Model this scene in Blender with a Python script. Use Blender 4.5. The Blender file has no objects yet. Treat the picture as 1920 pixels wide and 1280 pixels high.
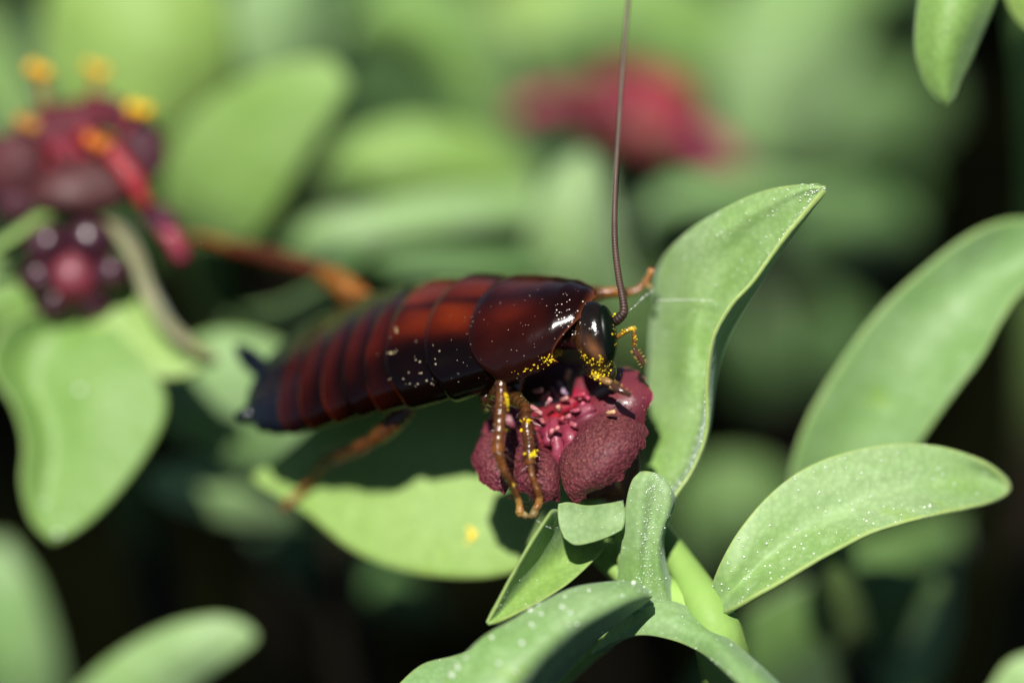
import bpy, math, random
import numpy as np
from mathutils import Vector, Matrix

random.seed(7); rng = np.random.default_rng(7)
scene = bpy.context.scene
col = scene.collection

# ------------------------------------------------------------------ camera
# All working sizes are millimetres (MM converts to metres).
MM = 0.001
PITCH = math.radians(38)              # camera looks down by this much
DIST, WIDTH = 180.0, 45.0             # focus distance, field width at focus (mm)
FOCUS = np.array([0.0, 0.0, 62.0])    # focus point above the soil (mm)
RIGHT = np.array([1.0, 0, 0])
FWD = np.array([0, math.cos(PITCH), -math.sin(PITCH)])
UP = np.array([0, math.sin(PITCH), math.cos(PITCH)])
CAM = FOCUS - FWD * DIST

cd = bpy.data.cameras.new('camera'); cam = bpy.data.objects.new('camera', cd)
col.objects.link(cam); scene.camera = cam
cam.matrix_world = Matrix(((RIGHT[0], UP[0], -FWD[0], CAM[0]*MM), (RIGHT[1], UP[1], -FWD[1], CAM[1]*MM),
                           (RIGHT[2], UP[2], -FWD[2], CAM[2]*MM), (0, 0, 0, 1)))
cd.sensor_width = 36; cd.lens = 36 * DIST / WIDTH
cd.clip_start = 0.005; cd.clip_end = 2000
cd.dof.use_dof = True; cd.dof.focus_distance = DIST * MM
cd.dof.aperture_fstop = cd.lens / 14.5

# ------------------------------------------------------------------ light
LC = np.array([-0.12, 0.50, 0.86]); LC = LC / np.linalg.norm(LC)
LDIR = LC[0]*RIGHT + LC[1]*UP - LC[2]*FWD           # towards the sun
elev = math.asin(LDIR[2]); azim = math.atan2(LDIR[0], LDIR[1])
w = bpy.data.worlds.new('World'); scene.world = w; w.use_nodes = True
nt = w.node_tree; nt.nodes.clear()
sky = nt.nodes.new('ShaderNodeTexSky'); sky.sky_type = 'NISHITA'; sky.sun_disc = False
sky.altitude = 1500; sky.air_density = .7; sky.sun_elevation = elev; sky.sun_rotation = azim
bg = nt.nodes.new('ShaderNodeBackground'); bg.inputs['Strength'].default_value = 0.05
wo = nt.nodes.new('ShaderNodeOutputWorld')
nt.links.new(sky.outputs[0], bg.inputs[0]); nt.links.new(bg.outputs[0], wo.inputs[0])
sd = bpy.data.lights.new('sun', 'SUN'); sd.energy = 5.0; sd.angle = math.radians(0.6); sd.color = (1.0, 0.97, 0.92)
so = bpy.data.objects.new('sun', sd); col.objects.link(so)
so.rotation_euler = Vector(LDIR).to_track_quat('Z', 'Y').to_euler(); so.location = Vector(LDIR) * 0.5
vs = scene.view_settings
vs.view_transform = 'Standard'; vs.look = 'None'; vs.gamma = 1.0; vs.use_curve_mapping = False
vs.exposure = 0.62

# ------------------------------------------------------------------ helpers
def cw(p):
    """photo pixel (1920x1280) plus depth behind the focus plane (mm) -> world mm"""
    p = np.asarray(p, float); px, py, d = p[..., 0], p[..., 1], p[..., 2]
    z = DIST + d; k = WIDTH / 1920 * z / DIST
    return CAM + ((px-960)*k)[..., None]*RIGHT + ((640-py)*k)[..., None]*UP + z[..., None]*FWD

def cat(P, n, closed=False):
    """Catmull-Rom through P, resampled to n points by chord length"""
    P = np.asarray(P, float); m = len(P)
    if m == 1: return np.repeat(P, n, 0)
    t = np.r_[0, np.cumsum(np.sqrt(np.maximum(((P[1:, :3]-P[:-1, :3])**2).sum(1), 1e-9)))]; t /= t[-1]
    return catt(P, t, np.linspace(0, 1, n))

def catt(P, t, q):
    P = np.asarray(P, float); m = len(P)
    i = np.clip(np.searchsorted(t, q, 'right')-1, 0, m-2)
    h = (t[i+1]-t[i]); f = ((q-t[i])/h)
    sh = (len(q),)+(1,)*(P.ndim-1)
    def tang(j):
        a = np.maximum(j-1, 0); b = np.minimum(j+1, m-1)
        return (P[b]-P[a])/(t[b]-t[a]).reshape(sh)
    T0, T1 = tang(i), tang(i+1); f = f.reshape(sh); h = h.reshape(sh)
    return ((2*f**3-3*f**2+1)*P[i] + (f**3-2*f**2+f)*h*T0 + (-2*f**3+3*f**2)*P[i+1] + (f**3-f**2)*h*T1)

def vnoise(p, sc, seed=0):
    """smooth pseudo-noise from summed sines, about -1..1"""
    r = np.random.default_rng(seed); o = 0
    for k in range(6):
        v = r.normal(size=3)*sc*(0.6+0.5*k/2); o = o + np.sin(p@v + r.uniform(0, 6.28))/(1+0.35*k)
    return o/2.4

def mesh_obj(name, V, F, mat, parent=None, attrs=None, smooth=True, origin=None, cols=None):
    V = np.asarray(V, float)
    if parent is not None: origin = ROOT[parent.name]
    elif origin is None: origin = V.mean(0)*np.array([1, 1, 0]) + np.array([0, 0, V[:, 2].min()])
    me = bpy.data.meshes.new(name); me.from_pydata(((V-origin)*MM).tolist(), [], [list(map(int, f)) for f in F]); me.update()
    if smooth: me.polygons.foreach_set('use_smooth', [True]*len(me.polygons))
    for k, a in (attrs or {}).items():
        at = me.attributes.new(k, 'FLOAT', 'POINT'); at.data.foreach_set('value', np.asarray(a, np.float32))
    if cols is not None:
        at = me.attributes.new('tone', 'FLOAT_COLOR', 'POINT')
        c = np.c_[cols, np.ones(len(cols))].astype(np.float32); at.data.foreach_set('color', c.ravel())
    for m in (mat if isinstance(mat, list) else [mat]): me.materials.append(m)
    o = bpy.data.objects.new(name, me); col.objects.link(o)
    ROOT[o.name] = np.asarray(origin)
    if parent is not None: o.parent = parent
    else: o.location = Vector(np.asarray(origin)*MM)
    return o

ROOT = {}
def thing(name, label, cat_, base, group=None):
    o = bpy.data.objects.new(name, None); col.objects.link(o); o.empty_display_size = 0.002
    o.location = Vector(np.asarray(base)*MM); o['label'] = label; o['category'] = cat_
    if group: o['group'] = group
    ROOT[o.name] = np.asarray(base, float); return o
def tag(o, label, cat_, group=None, kind=None):
    o['label'] = label; o['category'] = cat_
    if group: o['group'] = group
    if kind: o['kind'] = kind
    return o

def mixcol(a, b, f): f = np.clip(f, 0, 1)[..., None]; return np.array(a)*(1-f)+np.array(b)*f
class MB:
    def __init__(s): s.V, s.F, s.C, s.n = [], [], [], 0
    def add(s, V, F, c=None):
        V = np.asarray(V, float); s.V.append(V); s.F += [[i+s.n for i in f] for f in F]; s.n += len(V)
        if c is None: c = (1, 1, 1)
        c = np.asarray(c, float); s.C.append(c if c.ndim == 2 else np.repeat(c[None], len(V), 0))
    def build(s, name, mat, parent=None, **k):
        return mesh_obj(name, np.concatenate(s.V), s.F, mat, parent, cols=np.concatenate(s.C), **k)

def grid_faces(nu, nv, off=0, flip=False, wrap=False):
    F = []
    for i in range(nu-1):
        for j in range(nv if wrap else nv-1):
            j2 = (j+1) % nv
            f = [off+i*nv+j, off+i*nv+j2, off+(i+1)*nv+j2, off+(i+1)*nv+j]
            F.append(f[::-1] if flip else f)
    return F

def tube(P, R, sides=10, n=None, cap=True, ell=None):
    """tube along world points P with radii R (mm); returns V,F,t"""
    P = np.asarray(P, float); R = np.asarray(R, float)
    n = n or (len(P)*4)
    Q = cat(np.c_[P, R], n); C, r = Q[:, :3], np.maximum(Q[:, 3], 0.004)
    T = np.gradient(C, axis=0); T /= np.linalg.norm(T, axis=1)[:, None]+1e-12
    a = np.cross(T[0], [0.3, 0.2, 0.9]); a /= np.linalg.norm(a)
    V = []
    for i in range(n):
        a = a - T[i]*(a@T[i]); a /= np.linalg.norm(a); b = np.cross(T[i], a)
        th = np.linspace(0, 2*np.pi, sides, endpoint=False)
        V.append(C[i] + r[i]*(np.cos(th)[:, None]*a + np.sin(th)[:, None]*b))
    V = np.concatenate(V); F = grid_faces(n, sides, wrap=True)
    if cap:
        m = len(V); V = np.r_[V, [C[0]-T[0]*r[0]*0.5, C[-1]+T[-1]*r[-1]*0.5]]
        F += [[m, (j+1) % sides, j] for j in range(sides)]
        o = (n-1)*sides; F += [[m+1, o+j, o+(j+1) % sides] for j in range(sides)]
    return V, F, np.r_[np.repeat(np.linspace(0, 1, n), sides), [0, 1][:2 if cap else 0]]

def ball(c, r, nu=8, nv=10, axes=None):
    """ellipsoid; r scalar or 3; axes rows = local axes"""
    r = np.ones(3)*np.asarray(r); A = np.eye(3) if axes is None else np.asarray(axes)
    V = []
    for i in range(nu+1):
        ph = math.pi*i/nu
        for j in range(nv):
            t = 2*math.pi*j/nv; V.append([math.sin(ph)*math.cos(t), math.sin(ph)*math.sin(t), math.cos(ph)])
    U = np.array(V); return np.asarray(c)+(U*r)@A, grid_faces(nu+1, nv, wrap=True, flip=True), U

ICO = None
def ico():
    global ICO
    if ICO is None:
        g = (1+5**.5)/2
        V = np.array([[-1, g, 0], [1, g, 0], [-1, -g, 0], [1, -g, 0], [0, -1, g], [0, 1, g], [0, -1, -g], [0, 1, -g], [g, 0, -1], [g, 0, 1], [-g, 0, -1], [-g, 0, 1]])/math.sqrt(1+g*g)
        F = [[0, 11, 5], [0, 5, 1], [0, 1, 7], [0, 7, 10], [0, 10, 11], [1, 5, 9], [5, 11, 4], [11, 10, 2], [10, 7, 6], [7, 1, 8], [3, 9, 4], [3, 4, 2], [3, 2, 6], [3, 6, 8], [3, 8, 9], [4, 9, 5], [2, 4, 11], [6, 2, 10], [8, 6, 7], [9, 8, 1]]
        V = V.tolist(); mid = {}; G = []
        def m(a, b):
            k = (min(a, b), max(a, b))
            if k not in mid:
                v = (np.array(V[a])+np.array(V[b]))/2; V.append((v/np.linalg.norm(v)).tolist()); mid[k] = len(V)-1
            return mid[k]
        for a, b, c in F:
            x, y, z = m(a, b), m(b, c), m(c, a); G += [[a, x, z], [b, y, x], [c, z, y], [x, y, z]]
        ICO = (np.array(V), G)
    return ICO

# ------------------------------------------------------------------ materials
def mat_new(name):
    m = bpy.data.materials.new(name); m.use_nodes = True
    n = m.node_tree.nodes; n.clear(); return m, m.node_tree, n
def N(nt, t, **k):
    n = nt.nodes.new(t)
    for a, b in k.items(): setattr(n, a, b)
    return n
def mixc(nt, fac, a, b, blend='MIX'):
    m = N(nt, 'ShaderNodeMix', data_type='RGBA', blend_type=blend)
    for s, v in ((0, fac), (6, a), (7, b)):
        if hasattr(v, 'type') and hasattr(v, 'links'): nt.links.new(v, m.inputs[s])
        else: m.inputs[s].default_value = v if s == 0 else (*v, 1)
    return m.outputs[2]
def noise(nt, sc, det=3, rough=.55, co=None):
    t = N(nt, 'ShaderNodeTexNoise'); t.inputs['Scale'].default_value = sc; t.inputs['Detail'].default_value = det; t.inputs['Roughness'].default_value = rough
    if co is None: co = N(nt, 'ShaderNodeTexCoord').outputs['Object']
    nt.links.new(co, t.inputs['Vector']); return t.outputs['Fac']
def ramp(nt, src, a, b, lo=0., hi=1.):
    m = N(nt, 'ShaderNodeMapRange'); m.inputs[1].default_value = a; m.inputs[2].default_value = b; m.inputs[3].default_value = lo; m.inputs[4].default_value = hi
    nt.links.new(src, m.inputs[0]); return m.outputs[0]

def leaf_mat(name, base, pale, rim, transl=0.35):
    m, nt, n = mat_new(name); L = nt.links.new
    out = N(nt, 'ShaderNodeOutputMaterial'); p = N(nt, 'ShaderNodeBsdfPrincipled')
    c = mixc(nt, ramp(nt, noise(nt, 160, 4), .34, .62), base, pale)
    cell = N(nt, 'ShaderNodeTexVoronoi'); cell.inputs['Scale'].default_value = 3600
    L(N(nt, 'ShaderNodeTexCoord').outputs['Object'], cell.inputs['Vector'])
    c = mixc(nt, ramp(nt, cell.outputs['Distance'], .1, .8, .0, .34), c, tuple(x*.55 for x in base))
    c = mixc(nt, ramp(nt, noise(nt, 900, 3), .56, .74, 0, .5), c, tuple(min(1, x*1.15) for x in pale))
    c = mixc(nt, ramp(nt, noise(nt, 330, 2), .68, .76, 0, .45), c, tuple(x*f for x, f in zip(base, (1.15, 1.05, .35))))
    at = N(nt, 'ShaderNodeAttribute', attribute_name='rim')
    vein = N(nt, 'ShaderNodeAttribute', attribute_name='vein')
    c = mixc(nt, ramp(nt, vein.outputs['Fac'], 0, .3, .10, 0), c, tuple(x*1.25 for x in pale))
    nz = noise(nt, 1200, 2)
    ad = N(nt, 'ShaderNodeMath', operation='ADD'); L(at.outputs['Fac'], ad.inputs[0])
    L(ramp(nt, nz, .3, .7, -.06, .06), ad.inputs[1])
    c = mixc(nt, ramp(nt, ad.outputs[0], .03, .13, .38, 0), c, rim)
    oi = N(nt, 'ShaderNodeObjectInfo'); hs = N(nt, 'ShaderNodeHueSaturation')
    L(c, hs.inputs['Color']); L(ramp(nt, oi.outputs['Random'], 0, 1, .85, 1.12), hs.inputs['Value']); L(ramp(nt, oi.outputs['Random'], 0, 1, .51, .488), hs.inputs['Hue'])
    c = hs.outputs[0]
    L(c, p.inputs['Base Color']); p.inputs['Roughness'].default_value = .52; p.inputs['Specular IOR Level'].default_value = .35
    p.inputs['Sheen Weight'].default_value = .22; p.inputs['Sheen Roughness'].default_value = .45; p.inputs['Sheen Tint'].default_value = (.8, .95, 1, 1)
    b = N(nt, 'ShaderNodeBump'); b.inputs['Strength'].default_value = .35; b.inputs['Distance'].default_value = .00003
    L(cell.outputs['Distance'], b.inputs['Height'])
    b2 = N(nt, 'ShaderNodeBump'); b2.inputs['Strength'].default_value = .5; b2.inputs['Distance'].default_value = .00015
    L(noise(nt, 500, 3), b2.inputs['Height']); L(b.outputs[0], b2.inputs['Normal']); L(b2.outputs[0], p.inputs['Normal'])
    t = N(nt, 'ShaderNodeBsdfTranslucent'); L(mixc(nt, 1.0, c, (1.0, 1.05, .45), 'MULTIPLY'), t.inputs['Color'])
    mx = N(nt, 'ShaderNodeMixShader'); mx.inputs[0].default_value = transl
    L(p.outputs[0], mx.inputs[1]); L(t.outputs[0], mx.inputs[2]); L(mx.outputs[0], out.inputs[0]); return m

LEAF_G = leaf_mat('leaf_glaucous', (.175, .33, .080), (.28, .42, .19), (.36, .44, .10), .22)
LEAF_Y = leaf_mat('leaf_fresh', (.225, .385, .070), (.29, .45, .13), (.34, .40, .12), .28)
LEAF_D = leaf_mat('leaf_shaded', (.075, .155, .036), (.11, .21, .06), (.16, .2, .06), .2)  # darker leaf green: shade among the lower foliage put into the colour

def tone_mat(name, rough=.3, coat=0., bump=None, spec=.5, sheen=0., sss=0., var=.25, vscale=1200):
    m, nt, n = mat_new(name); L = nt.links.new
    out = N(nt, 'ShaderNodeOutputMaterial'); p = N(nt, 'ShaderNodeBsdfPrincipled')
    at = N(nt, 'ShaderNodeAttribute', attribute_name='tone')
    mul = N(nt, 'ShaderNodeVectorMath', operation='SCALE'); L(at.outputs['Color'], mul.inputs[0]); L(ramp(nt, noise(nt, vscale, 4), .25, .75, 1-var, 1+var), mul.inputs['Scale'])
    L(mul.outputs[0], p.inputs['Base Color'])
    L(ramp(nt, noise(nt, 700, 4), .3, .7, rough*.75, rough*1.3), p.inputs['Roughness'])
    p.inputs['Coat Weight'].default_value = coat; p.inputs['Coat Roughness'].default_value = .08
    p.inputs['Specular IOR Level'].default_value = spec; p.inputs['Sheen Weight'].default_value = sheen
    if sss:
        p.inputs['Subsurface Weight'].default_value = sss; p.inputs['Subsurface Radius'].default_value = (1, .35, .15); p.inputs['Subsurface Scale'].default_value = .0006
    if bump:
        kind, sc, st, ds = bump
        b = N(nt, 'ShaderNodeBump'); b.inputs['Strength'].default_value = st; b.inputs['Distance'].default_value = ds
        if kind == 'cells':
            v = N(nt, 'ShaderNodeTexVoronoi', feature='SMOOTH_F1'); v.inputs['Scale'].default_value = sc
            L(N(nt, 'ShaderNodeTexCoord').outputs['Object'], v.inputs['Vector'])
            L(ramp(nt, v.outputs['Distance'], 0, .8, 1, 0), b.inputs['Height'])
            hi = mixc(nt, .32, mul.outputs[0], (.17, .05, .05)); lo = mixc(nt, .6, mul.outputs[0], (.03, .004, .008))
            L(mixc(nt, ramp(nt, v.outputs['Distance'], .18, .62), hi, lo), p.inputs['Base Color'])
        else:
            L(noise(nt, sc, 4), b.inputs['Height'])
        L(b.outputs[0], p.inputs['Normal'])
    L(p.outputs[0], out.inputs[0]); return m

CHITIN = tone_mat('chitin', .15, .0, ('noise', 2600, .3, .00003), .22, var=.2, vscale=900)
LIMB = tone_mat('limb_chitin', .15, .2, ('noise', 3500, .6, .00006), .45, sss=.2, var=.35, vscale=2500)
EYE = tone_mat('eye', .3, 0, ('noise', 9000, .3, .00002), .12)
ANT = tone_mat('antenna', .5, 0, None, .4)
PETAL = tone_mat('petal', .62, 0, ('cells', 7600, .9, .00007), .3, var=.25, vscale=500)
PETAL_S = tone_mat('petal_smooth', .42, .15, ('noise', 2500, .5, .00008), .45, var=.25, vscale=600)
PETAL_R = tone_mat('petal_matt', .62, 0, ('noise', 1500, .6, .00015), .25, var=.3, vscale=500)
CRIM = tone_mat('nectary', .5, .08, ('noise', 3000, .6, .0001), .5, sss=.2, var=.3)
POLLEN = tone_mat('pollen', .7, 0, None, .2, var=.2, vscale=6000)
STEM = tone_mat('stem_skin', .6, 0, ('noise', 900, .5, .0001), .2, var=.15, vscale=300)

m, nt2, _ = mat_new('dew'); SPECK = m
o_ = N(nt2, 'ShaderNodeOutputMaterial'); p_ = N(nt2, 'ShaderNodeBsdfPrincipled')
p_.inputs['Base Color'].default_value = (.74, .82, .66, 1); p_.inputs['Roughness'].default_value = .12; p_.inputs['Transmission Weight'].default_value = .25
p_.inputs['IOR'].default_value = 1.36; nt2.links.new(p_.outputs[0], o_.inputs[0])
m, nt3, _ = mat_new('silk'); SILK = m
o_ = N(nt3, 'ShaderNodeOutputMaterial'); p_ = N(nt3, 'ShaderNodeBsdfPrincipled')
p_.inputs['Base Color'].default_value = (.8, .8, .75, 1); p_.inputs['Roughness'].default_value = .25; nt3.links.new(p_.outputs[0], o_.inputs[0])

m, nt4, _ = mat_new('soil'); SOIL = m; L4 = nt4.links.new
o_ = N(nt4, 'ShaderNodeOutputMaterial'); p_ = N(nt4, 'ShaderNodeBsdfPrincipled')
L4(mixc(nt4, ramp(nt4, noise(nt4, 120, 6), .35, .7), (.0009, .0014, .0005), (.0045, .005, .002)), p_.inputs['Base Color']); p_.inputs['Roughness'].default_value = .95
p_.inputs['Specular IOR Level'].default_value = 0
b_ = N(nt4, 'ShaderNodeBump'); b_.inputs['Distance'].default_value = .002; L4(noise(nt4, 400, 6), b_.inputs['Height']); L4(b_.outputs[0], p_.inputs['Normal']); L4(p_.outputs[0], o_.inputs[0])

# ------------------------------------------------------------------ ground
def ground():
    n = 61; xs = np.linspace(-400, 400, n); X, Y = np.meshgrid(xs, xs, indexing='ij'); P = np.stack([X, Y, 0*X], -1).reshape(-1, 3)
    fade = np.clip(1-np.maximum(abs(P[:, 0]), abs(P[:, 1]))/400, 0, 1)**.5
    P[:, 2] = (vnoise(P, .03, 3)*4+vnoise(P, .12, 5)*1.5-2)*fade
    P[:, 1] += 40; F = grid_faces(n, n, flip=True)
    B = 400000.; k = len(P); P = np.r_[P, [[-B, -B, 0], [B, -B, 0], [B, B, 0], [-B, B, 0]]]
    c = [0, (n-1)*n, n*n-1, n-1]
    e = [[i*n for i in range(n)], [(n-1)*n+j for j in range(n)], [i*n+n-1 for i in range(n-1, -1, -1)], [j for j in range(n-1, -1, -1)]]
    for s in range(4): F.append([k+s, k+(s+1) % 4]+e[s][::-1])
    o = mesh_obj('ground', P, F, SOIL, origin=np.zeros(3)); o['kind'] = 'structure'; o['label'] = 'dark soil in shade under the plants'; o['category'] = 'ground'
ground()

# ------------------------------------------------------------------ leaves
def speckle(name, G, NV, mask, n, parent, rmin=.03, rmax=.085, seed=1):
    r = np.random.default_rng(seed); nu, nv = G.shape[:2]; mb = MB(); IV, IF = ico(); k = 0; tries = 0
    while k < n and tries < n*40:
        tries += 1
        u, v = r.uniform(0, 1), r.uniform(.02, .98)
        if r.uniform() > mask(u, v): continue
        a, b = u*(nu-1), v*(nv-1); i, j = min(int(a), nu-2), min(int(b), nv-2); f, g = a-i, b-j
        p = (G[i, j]*(1-f)+G[i+1, j]*f)*(1-g)+(G[i, j+1]*(1-f)+G[i+1, j+1]*f)*g
        q = rmin+(rmax-rmin)*r.uniform()**4
        mb.add(p+NV[i, j]*q*.55+IV*q, IF); k += 1
    o = mb.build(name, SPECK, parent); o['kind'] = 'stuff'; return o

def leaf(rails, mat, parent, th=.45, nu=56, nv=21, wave=.12, specks=0, mask=None, seed=0, name='leaf', rimw=1., world=False, rs=(.03, .085), label=None):
    R = []
    for r in rails:
        r = np.asarray(r, float); R.append(cat(r if world else cw(r), nu))
    R = np.stack(R, 0); m = len(R)
    t = np.linspace(0, 1, m); q = (1-np.cos(np.linspace(0, math.pi, nv)))/2*.5+np.linspace(0, 1, nv)*.5
    G = np.transpose(catt(R, t, q), (1, 0, 2)) if m > 2 else R[0][:, None]*(1-q)[None, :, None]+R[1][:, None]*q[None, :, None]
    def normals(G):
        du = np.gradient(G, axis=0); dv = np.gradient(G, axis=1); n = np.cross(du, dv)
        ln = np.linalg.norm(n, axis=2, keepdims=True); n = n/np.maximum(ln, 1e-9)
        n[0] = n[1]; n[-1] = n[-2]; return n
    n = normals(G)
    if (n*(CAM-G)).sum() < 0: n = -n; sgn = -1
    else: sgn = 1
    if wave:
        G = G+n*(vnoise(G.reshape(-1, 3), .35, seed)*wave).reshape(nu, nv, 1)+n*(vnoise(G.reshape(-1, 3), 1.6, seed+9)*wave*.18).reshape(nu, nv, 1)
    width = np.linalg.norm(np.diff(G, axis=1), axis=2).sum(1)
    length = np.linalg.norm(np.diff(G, axis=0), axis=2).sum(0).mean()
    U = np.linspace(0, 1, nu)[:, None]*np.ones(nv)[None]; Q = np.ones(nu)[:, None]*q[None]
    rim = np.minimum(np.minimum(Q, 1-Q)*width[:, None], (1-U)*length*.7+.02)/rimw
    vein = abs(Q-.5)*np.maximum(width[:, None], .3)
    prof = np.sqrt(np.clip(1-(2*Q-1)**2, 0, 1))*.75+.25
    prof = prof*np.clip((1-U)*length/.5, .15, 1)**.5
    T = (G+n*th*.5*(prof*.35)[..., None]); B = G-n*th*(prof*.8+.06)[..., None]
    # rounded rim: bring margins of top and bottom together through a middle ring
    V = np.r_[T.reshape(-1, 3), B.reshape(-1, 3)]
    k = nu*nv; F = grid_faces(nu, nv, flip=(sgn < 0)) + grid_faces(nu, nv, off=k, flip=(sgn > 0))
    for i in range(nu-1):
        a, b = i*nv, (i+1)*nv; f = [a, b, k+b, k+a]; g = [a+nv-1, k+a+nv-1, k+b+nv-1, b+nv-1]
        F += [f[::-1] if sgn < 0 else f, g[::-1] if sgn < 0 else g]
    for j in range(nv-1):
        f = [j, k+j, k+j+1, j+1]; o = (nu-1)*nv; g = [o+j, o+j+1, k+o+j+1, k+o+j]
        F += [f[::-1] if sgn < 0 else f, g[::-1] if sgn < 0 else g]
    ob = mesh_obj(name, V, F, mat, parent, attrs={'rim': np.r_[rim.ravel(), rim.ravel()], 'vein': np.r_[vein.ravel(), vein.ravel()]})
    if label: ob['label'] = label
    if specks: speckle('dew_specks', T, n, mask or (lambda u, v: 1), specks, ob, rs[0], rs[1], seed)
    return ob

def stem(P, R, parent, c=(.2, .33, .09), world=False, sides=12, name='stem', n=None):
    P = np.asarray(P, float); P = P if world else cw(P)
    V, F, t = tube(P, R, sides, n or max(24, len(P)*6)); V = V+vnoise(V, .8, 4)[:, None]*.06
    return mesh_obj(name, V, F, STEM, parent, cols=mixcol(np.repeat(np.array([(.022, .016, .010)]), len(V), 0), np.repeat(np.array(c)[None], len(V), 0), (V[:, 2]-36)/16))  # stems darken downward: deep shade under the leaves painted into the colour

def drop(p, lean=(0, 0), r=(.9, 1.2), k=5):
    """points running from p (world mm) down into the soil"""
    p = np.asarray(p, float); q = np.array([p[0]+lean[0], p[1]+lean[1], -4.])
    f = np.linspace(0, 1, k)[1:, None]; s = f**1.0
    return p*(1-s)+q*s + np.c_[np.sin(f[:, 0]*3.1)*1.5, np.cos(f[:, 0]*2.7)*1.0-1, 0*f[:, 0]]

def simple_leaf(a, b, wmm, parent, mat, up=None, fold=.25, curl=.1, seed=0, th=.4, droop=0.):
    """leaf from world point a to b, width wmm; up = facing direction"""
    a, b = np.asarray(a, float), np.asarray(b, float); d = b-a; Ln = np.linalg.norm(d); d /= Ln
    up = np.array([0, 0, 1.]) if up is None else np.asarray(up, float)
    s = np.cross(d, up); s /= np.linalg.norm(s); n = np.cross(s, d)
    u = np.linspace(0, 1, 9); prof = np.sin(math.pi*np.clip(u*.93+.035, 0, 1))**.8*(0.65+.5*u)*wmm/2
    prof = np.maximum(prof, .25); prof[-1] = .08
    ctr = a+d*(u*Ln)[:, None]+n*((4*u*(1-u))*curl*Ln)[:, None]+n*(-droop*Ln*u**2)[:, None]
    return leaf([ctr+s*prof[:, None]+n*(prof*fold)[:, None], ctr+s*prof[:, None]*.5+n*(prof*fold*.35)[:, None], ctr, ctr-s*prof[:, None]*.5+n*(prof*fold*.35)[:, None], ctr-s*prof[:, None]+n*(prof*fold)[:, None]],
                mat, parent, th=th, world=True, nu=26, nv=11, wave=.25, seed=seed)

# ---- the shoot in focus
base = cw((1480, 1500, 14)); base[2] = 0
main = thing('spurge_shoot', 'glaucous green spurge shoot carrying the maroon flower the cockroach feeds on', 'plant', base, 'spurge shoots')
node = (1345, 1190, .5)
top = cw(node)
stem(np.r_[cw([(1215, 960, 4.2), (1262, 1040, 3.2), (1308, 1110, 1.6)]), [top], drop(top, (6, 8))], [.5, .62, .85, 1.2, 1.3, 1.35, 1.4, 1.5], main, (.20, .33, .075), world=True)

# tall twisted leaf
leaf([[(1196, 905, 3.2), (1203, 850, 4.8), (1207, 780, 5.6), (1216, 690, 5.9), (1224, 590, 5.8), (1236, 500, 5.4), (1285, 437, 3.8), (1355, 392, 2.5), (1430, 358, 1.5), (1500, 346, .6), (1546, 351, 0)],
      [(1215, 915, 3.6), (1235, 850, 4.2), (1246, 770, 4.5), (1254, 690, 4.6), (1266, 600, 4.2), (1290, 510, 3.4), (1340, 445, 2.1), (1400, 403, 1.4), (1460, 372, .8), (1510, 354, .3), (1546, 352, 0)],
      [(1232, 925, 3.4), (1262, 855, 3.6), (1283, 775, 3.6), (1292, 700, 3.4), (1306, 610, 3.1), (1340, 525, 2.6), (1390, 462, 2.0), (1438, 414, 1.3), (1484, 378, .7), (1520, 358, .3), (1547, 353, 0)],
      [(1248, 935, 2.6), (1290, 872, 2.8), (1314, 800, 2.9), (1329, 715, 3.0), (1349, 640, 3.1), (1386, 565, 2.6), (1428, 498, 1.7), (1468, 443, 1.1), (1504, 396, .6), (1530, 366, .3), (1547, 355, 0)],
      [(1258, 938, 1.2), (1301, 876, 1.2), (1325, 806, .9), (1322, 710, .5), (1332, 636, .1), (1365, 574, -.2), (1412, 524, -.2), (1456, 463, -.1), (1500, 407, 0), (1532, 370, 0), (1548, 356, 0)]],
     LEAF_G, main, th=.42, nu=90, nv=33, wave=.10, specks=900, seed=3, rs=(.010, .044),
     mask=lambda u, v: (.25+.75*u if u > .55 else (.15 if v < .55 else 1.0)))
# broad right-hand leaf
leaf([[(1312, 1150, 2.8), (1332, 1100, .8), (1350, 1056, .2), (1385, 995, .5), (1440, 930, .9), (1505, 880, 1.3), (1585, 848, 1.8), (1680, 832, 2.5), (1770, 838, 3.1), (1842, 864, 3.3), (1884, 897, 3.8), (1893, 920, 4)],
      [(1314, 1154, 2.8), (1344, 1118, .7), (1370, 1076, 0), (1415, 1018, .4), (1475, 962, .9), (1545, 920, 1.3), (1620, 892, 1.8), (1705, 877, 2.5), (1785, 876, 3.2), (1848, 890, 3.8), (1884, 908, 4), (1892, 921, 4)],
      [(1316, 1158, 2.7), (1352, 1132, .5), (1388, 1098, .1), (1442, 1050, .4), (1508, 1002, .8), (1584, 960, 1.3), (1660, 930, 1.8), (1740, 916, 2.5), (1808, 910, 3.2), (1858, 914, 3.8), (1885, 918, 4), (1891, 923, 4)],
      [(1320, 1164, 2.4), (1360, 1146, -.4), (1402, 1122, -1.2), (1470, 1086, -1.1), (1550, 1040, -.8), (1640, 996, -.3), (1730, 968, .2), (1800, 953, 1.4), (1850, 943, 2.6), (1880, 932, 3.6), (1890, 925, 4)]],
     LEAF_G, main, th=.5, nu=80, nv=29, wave=.12, specks=480, seed=5, rs=(.010, .055), mask=lambda u, v: (1.0 if .2 < u < .75 else .25)*(.35+.65*v))
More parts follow.
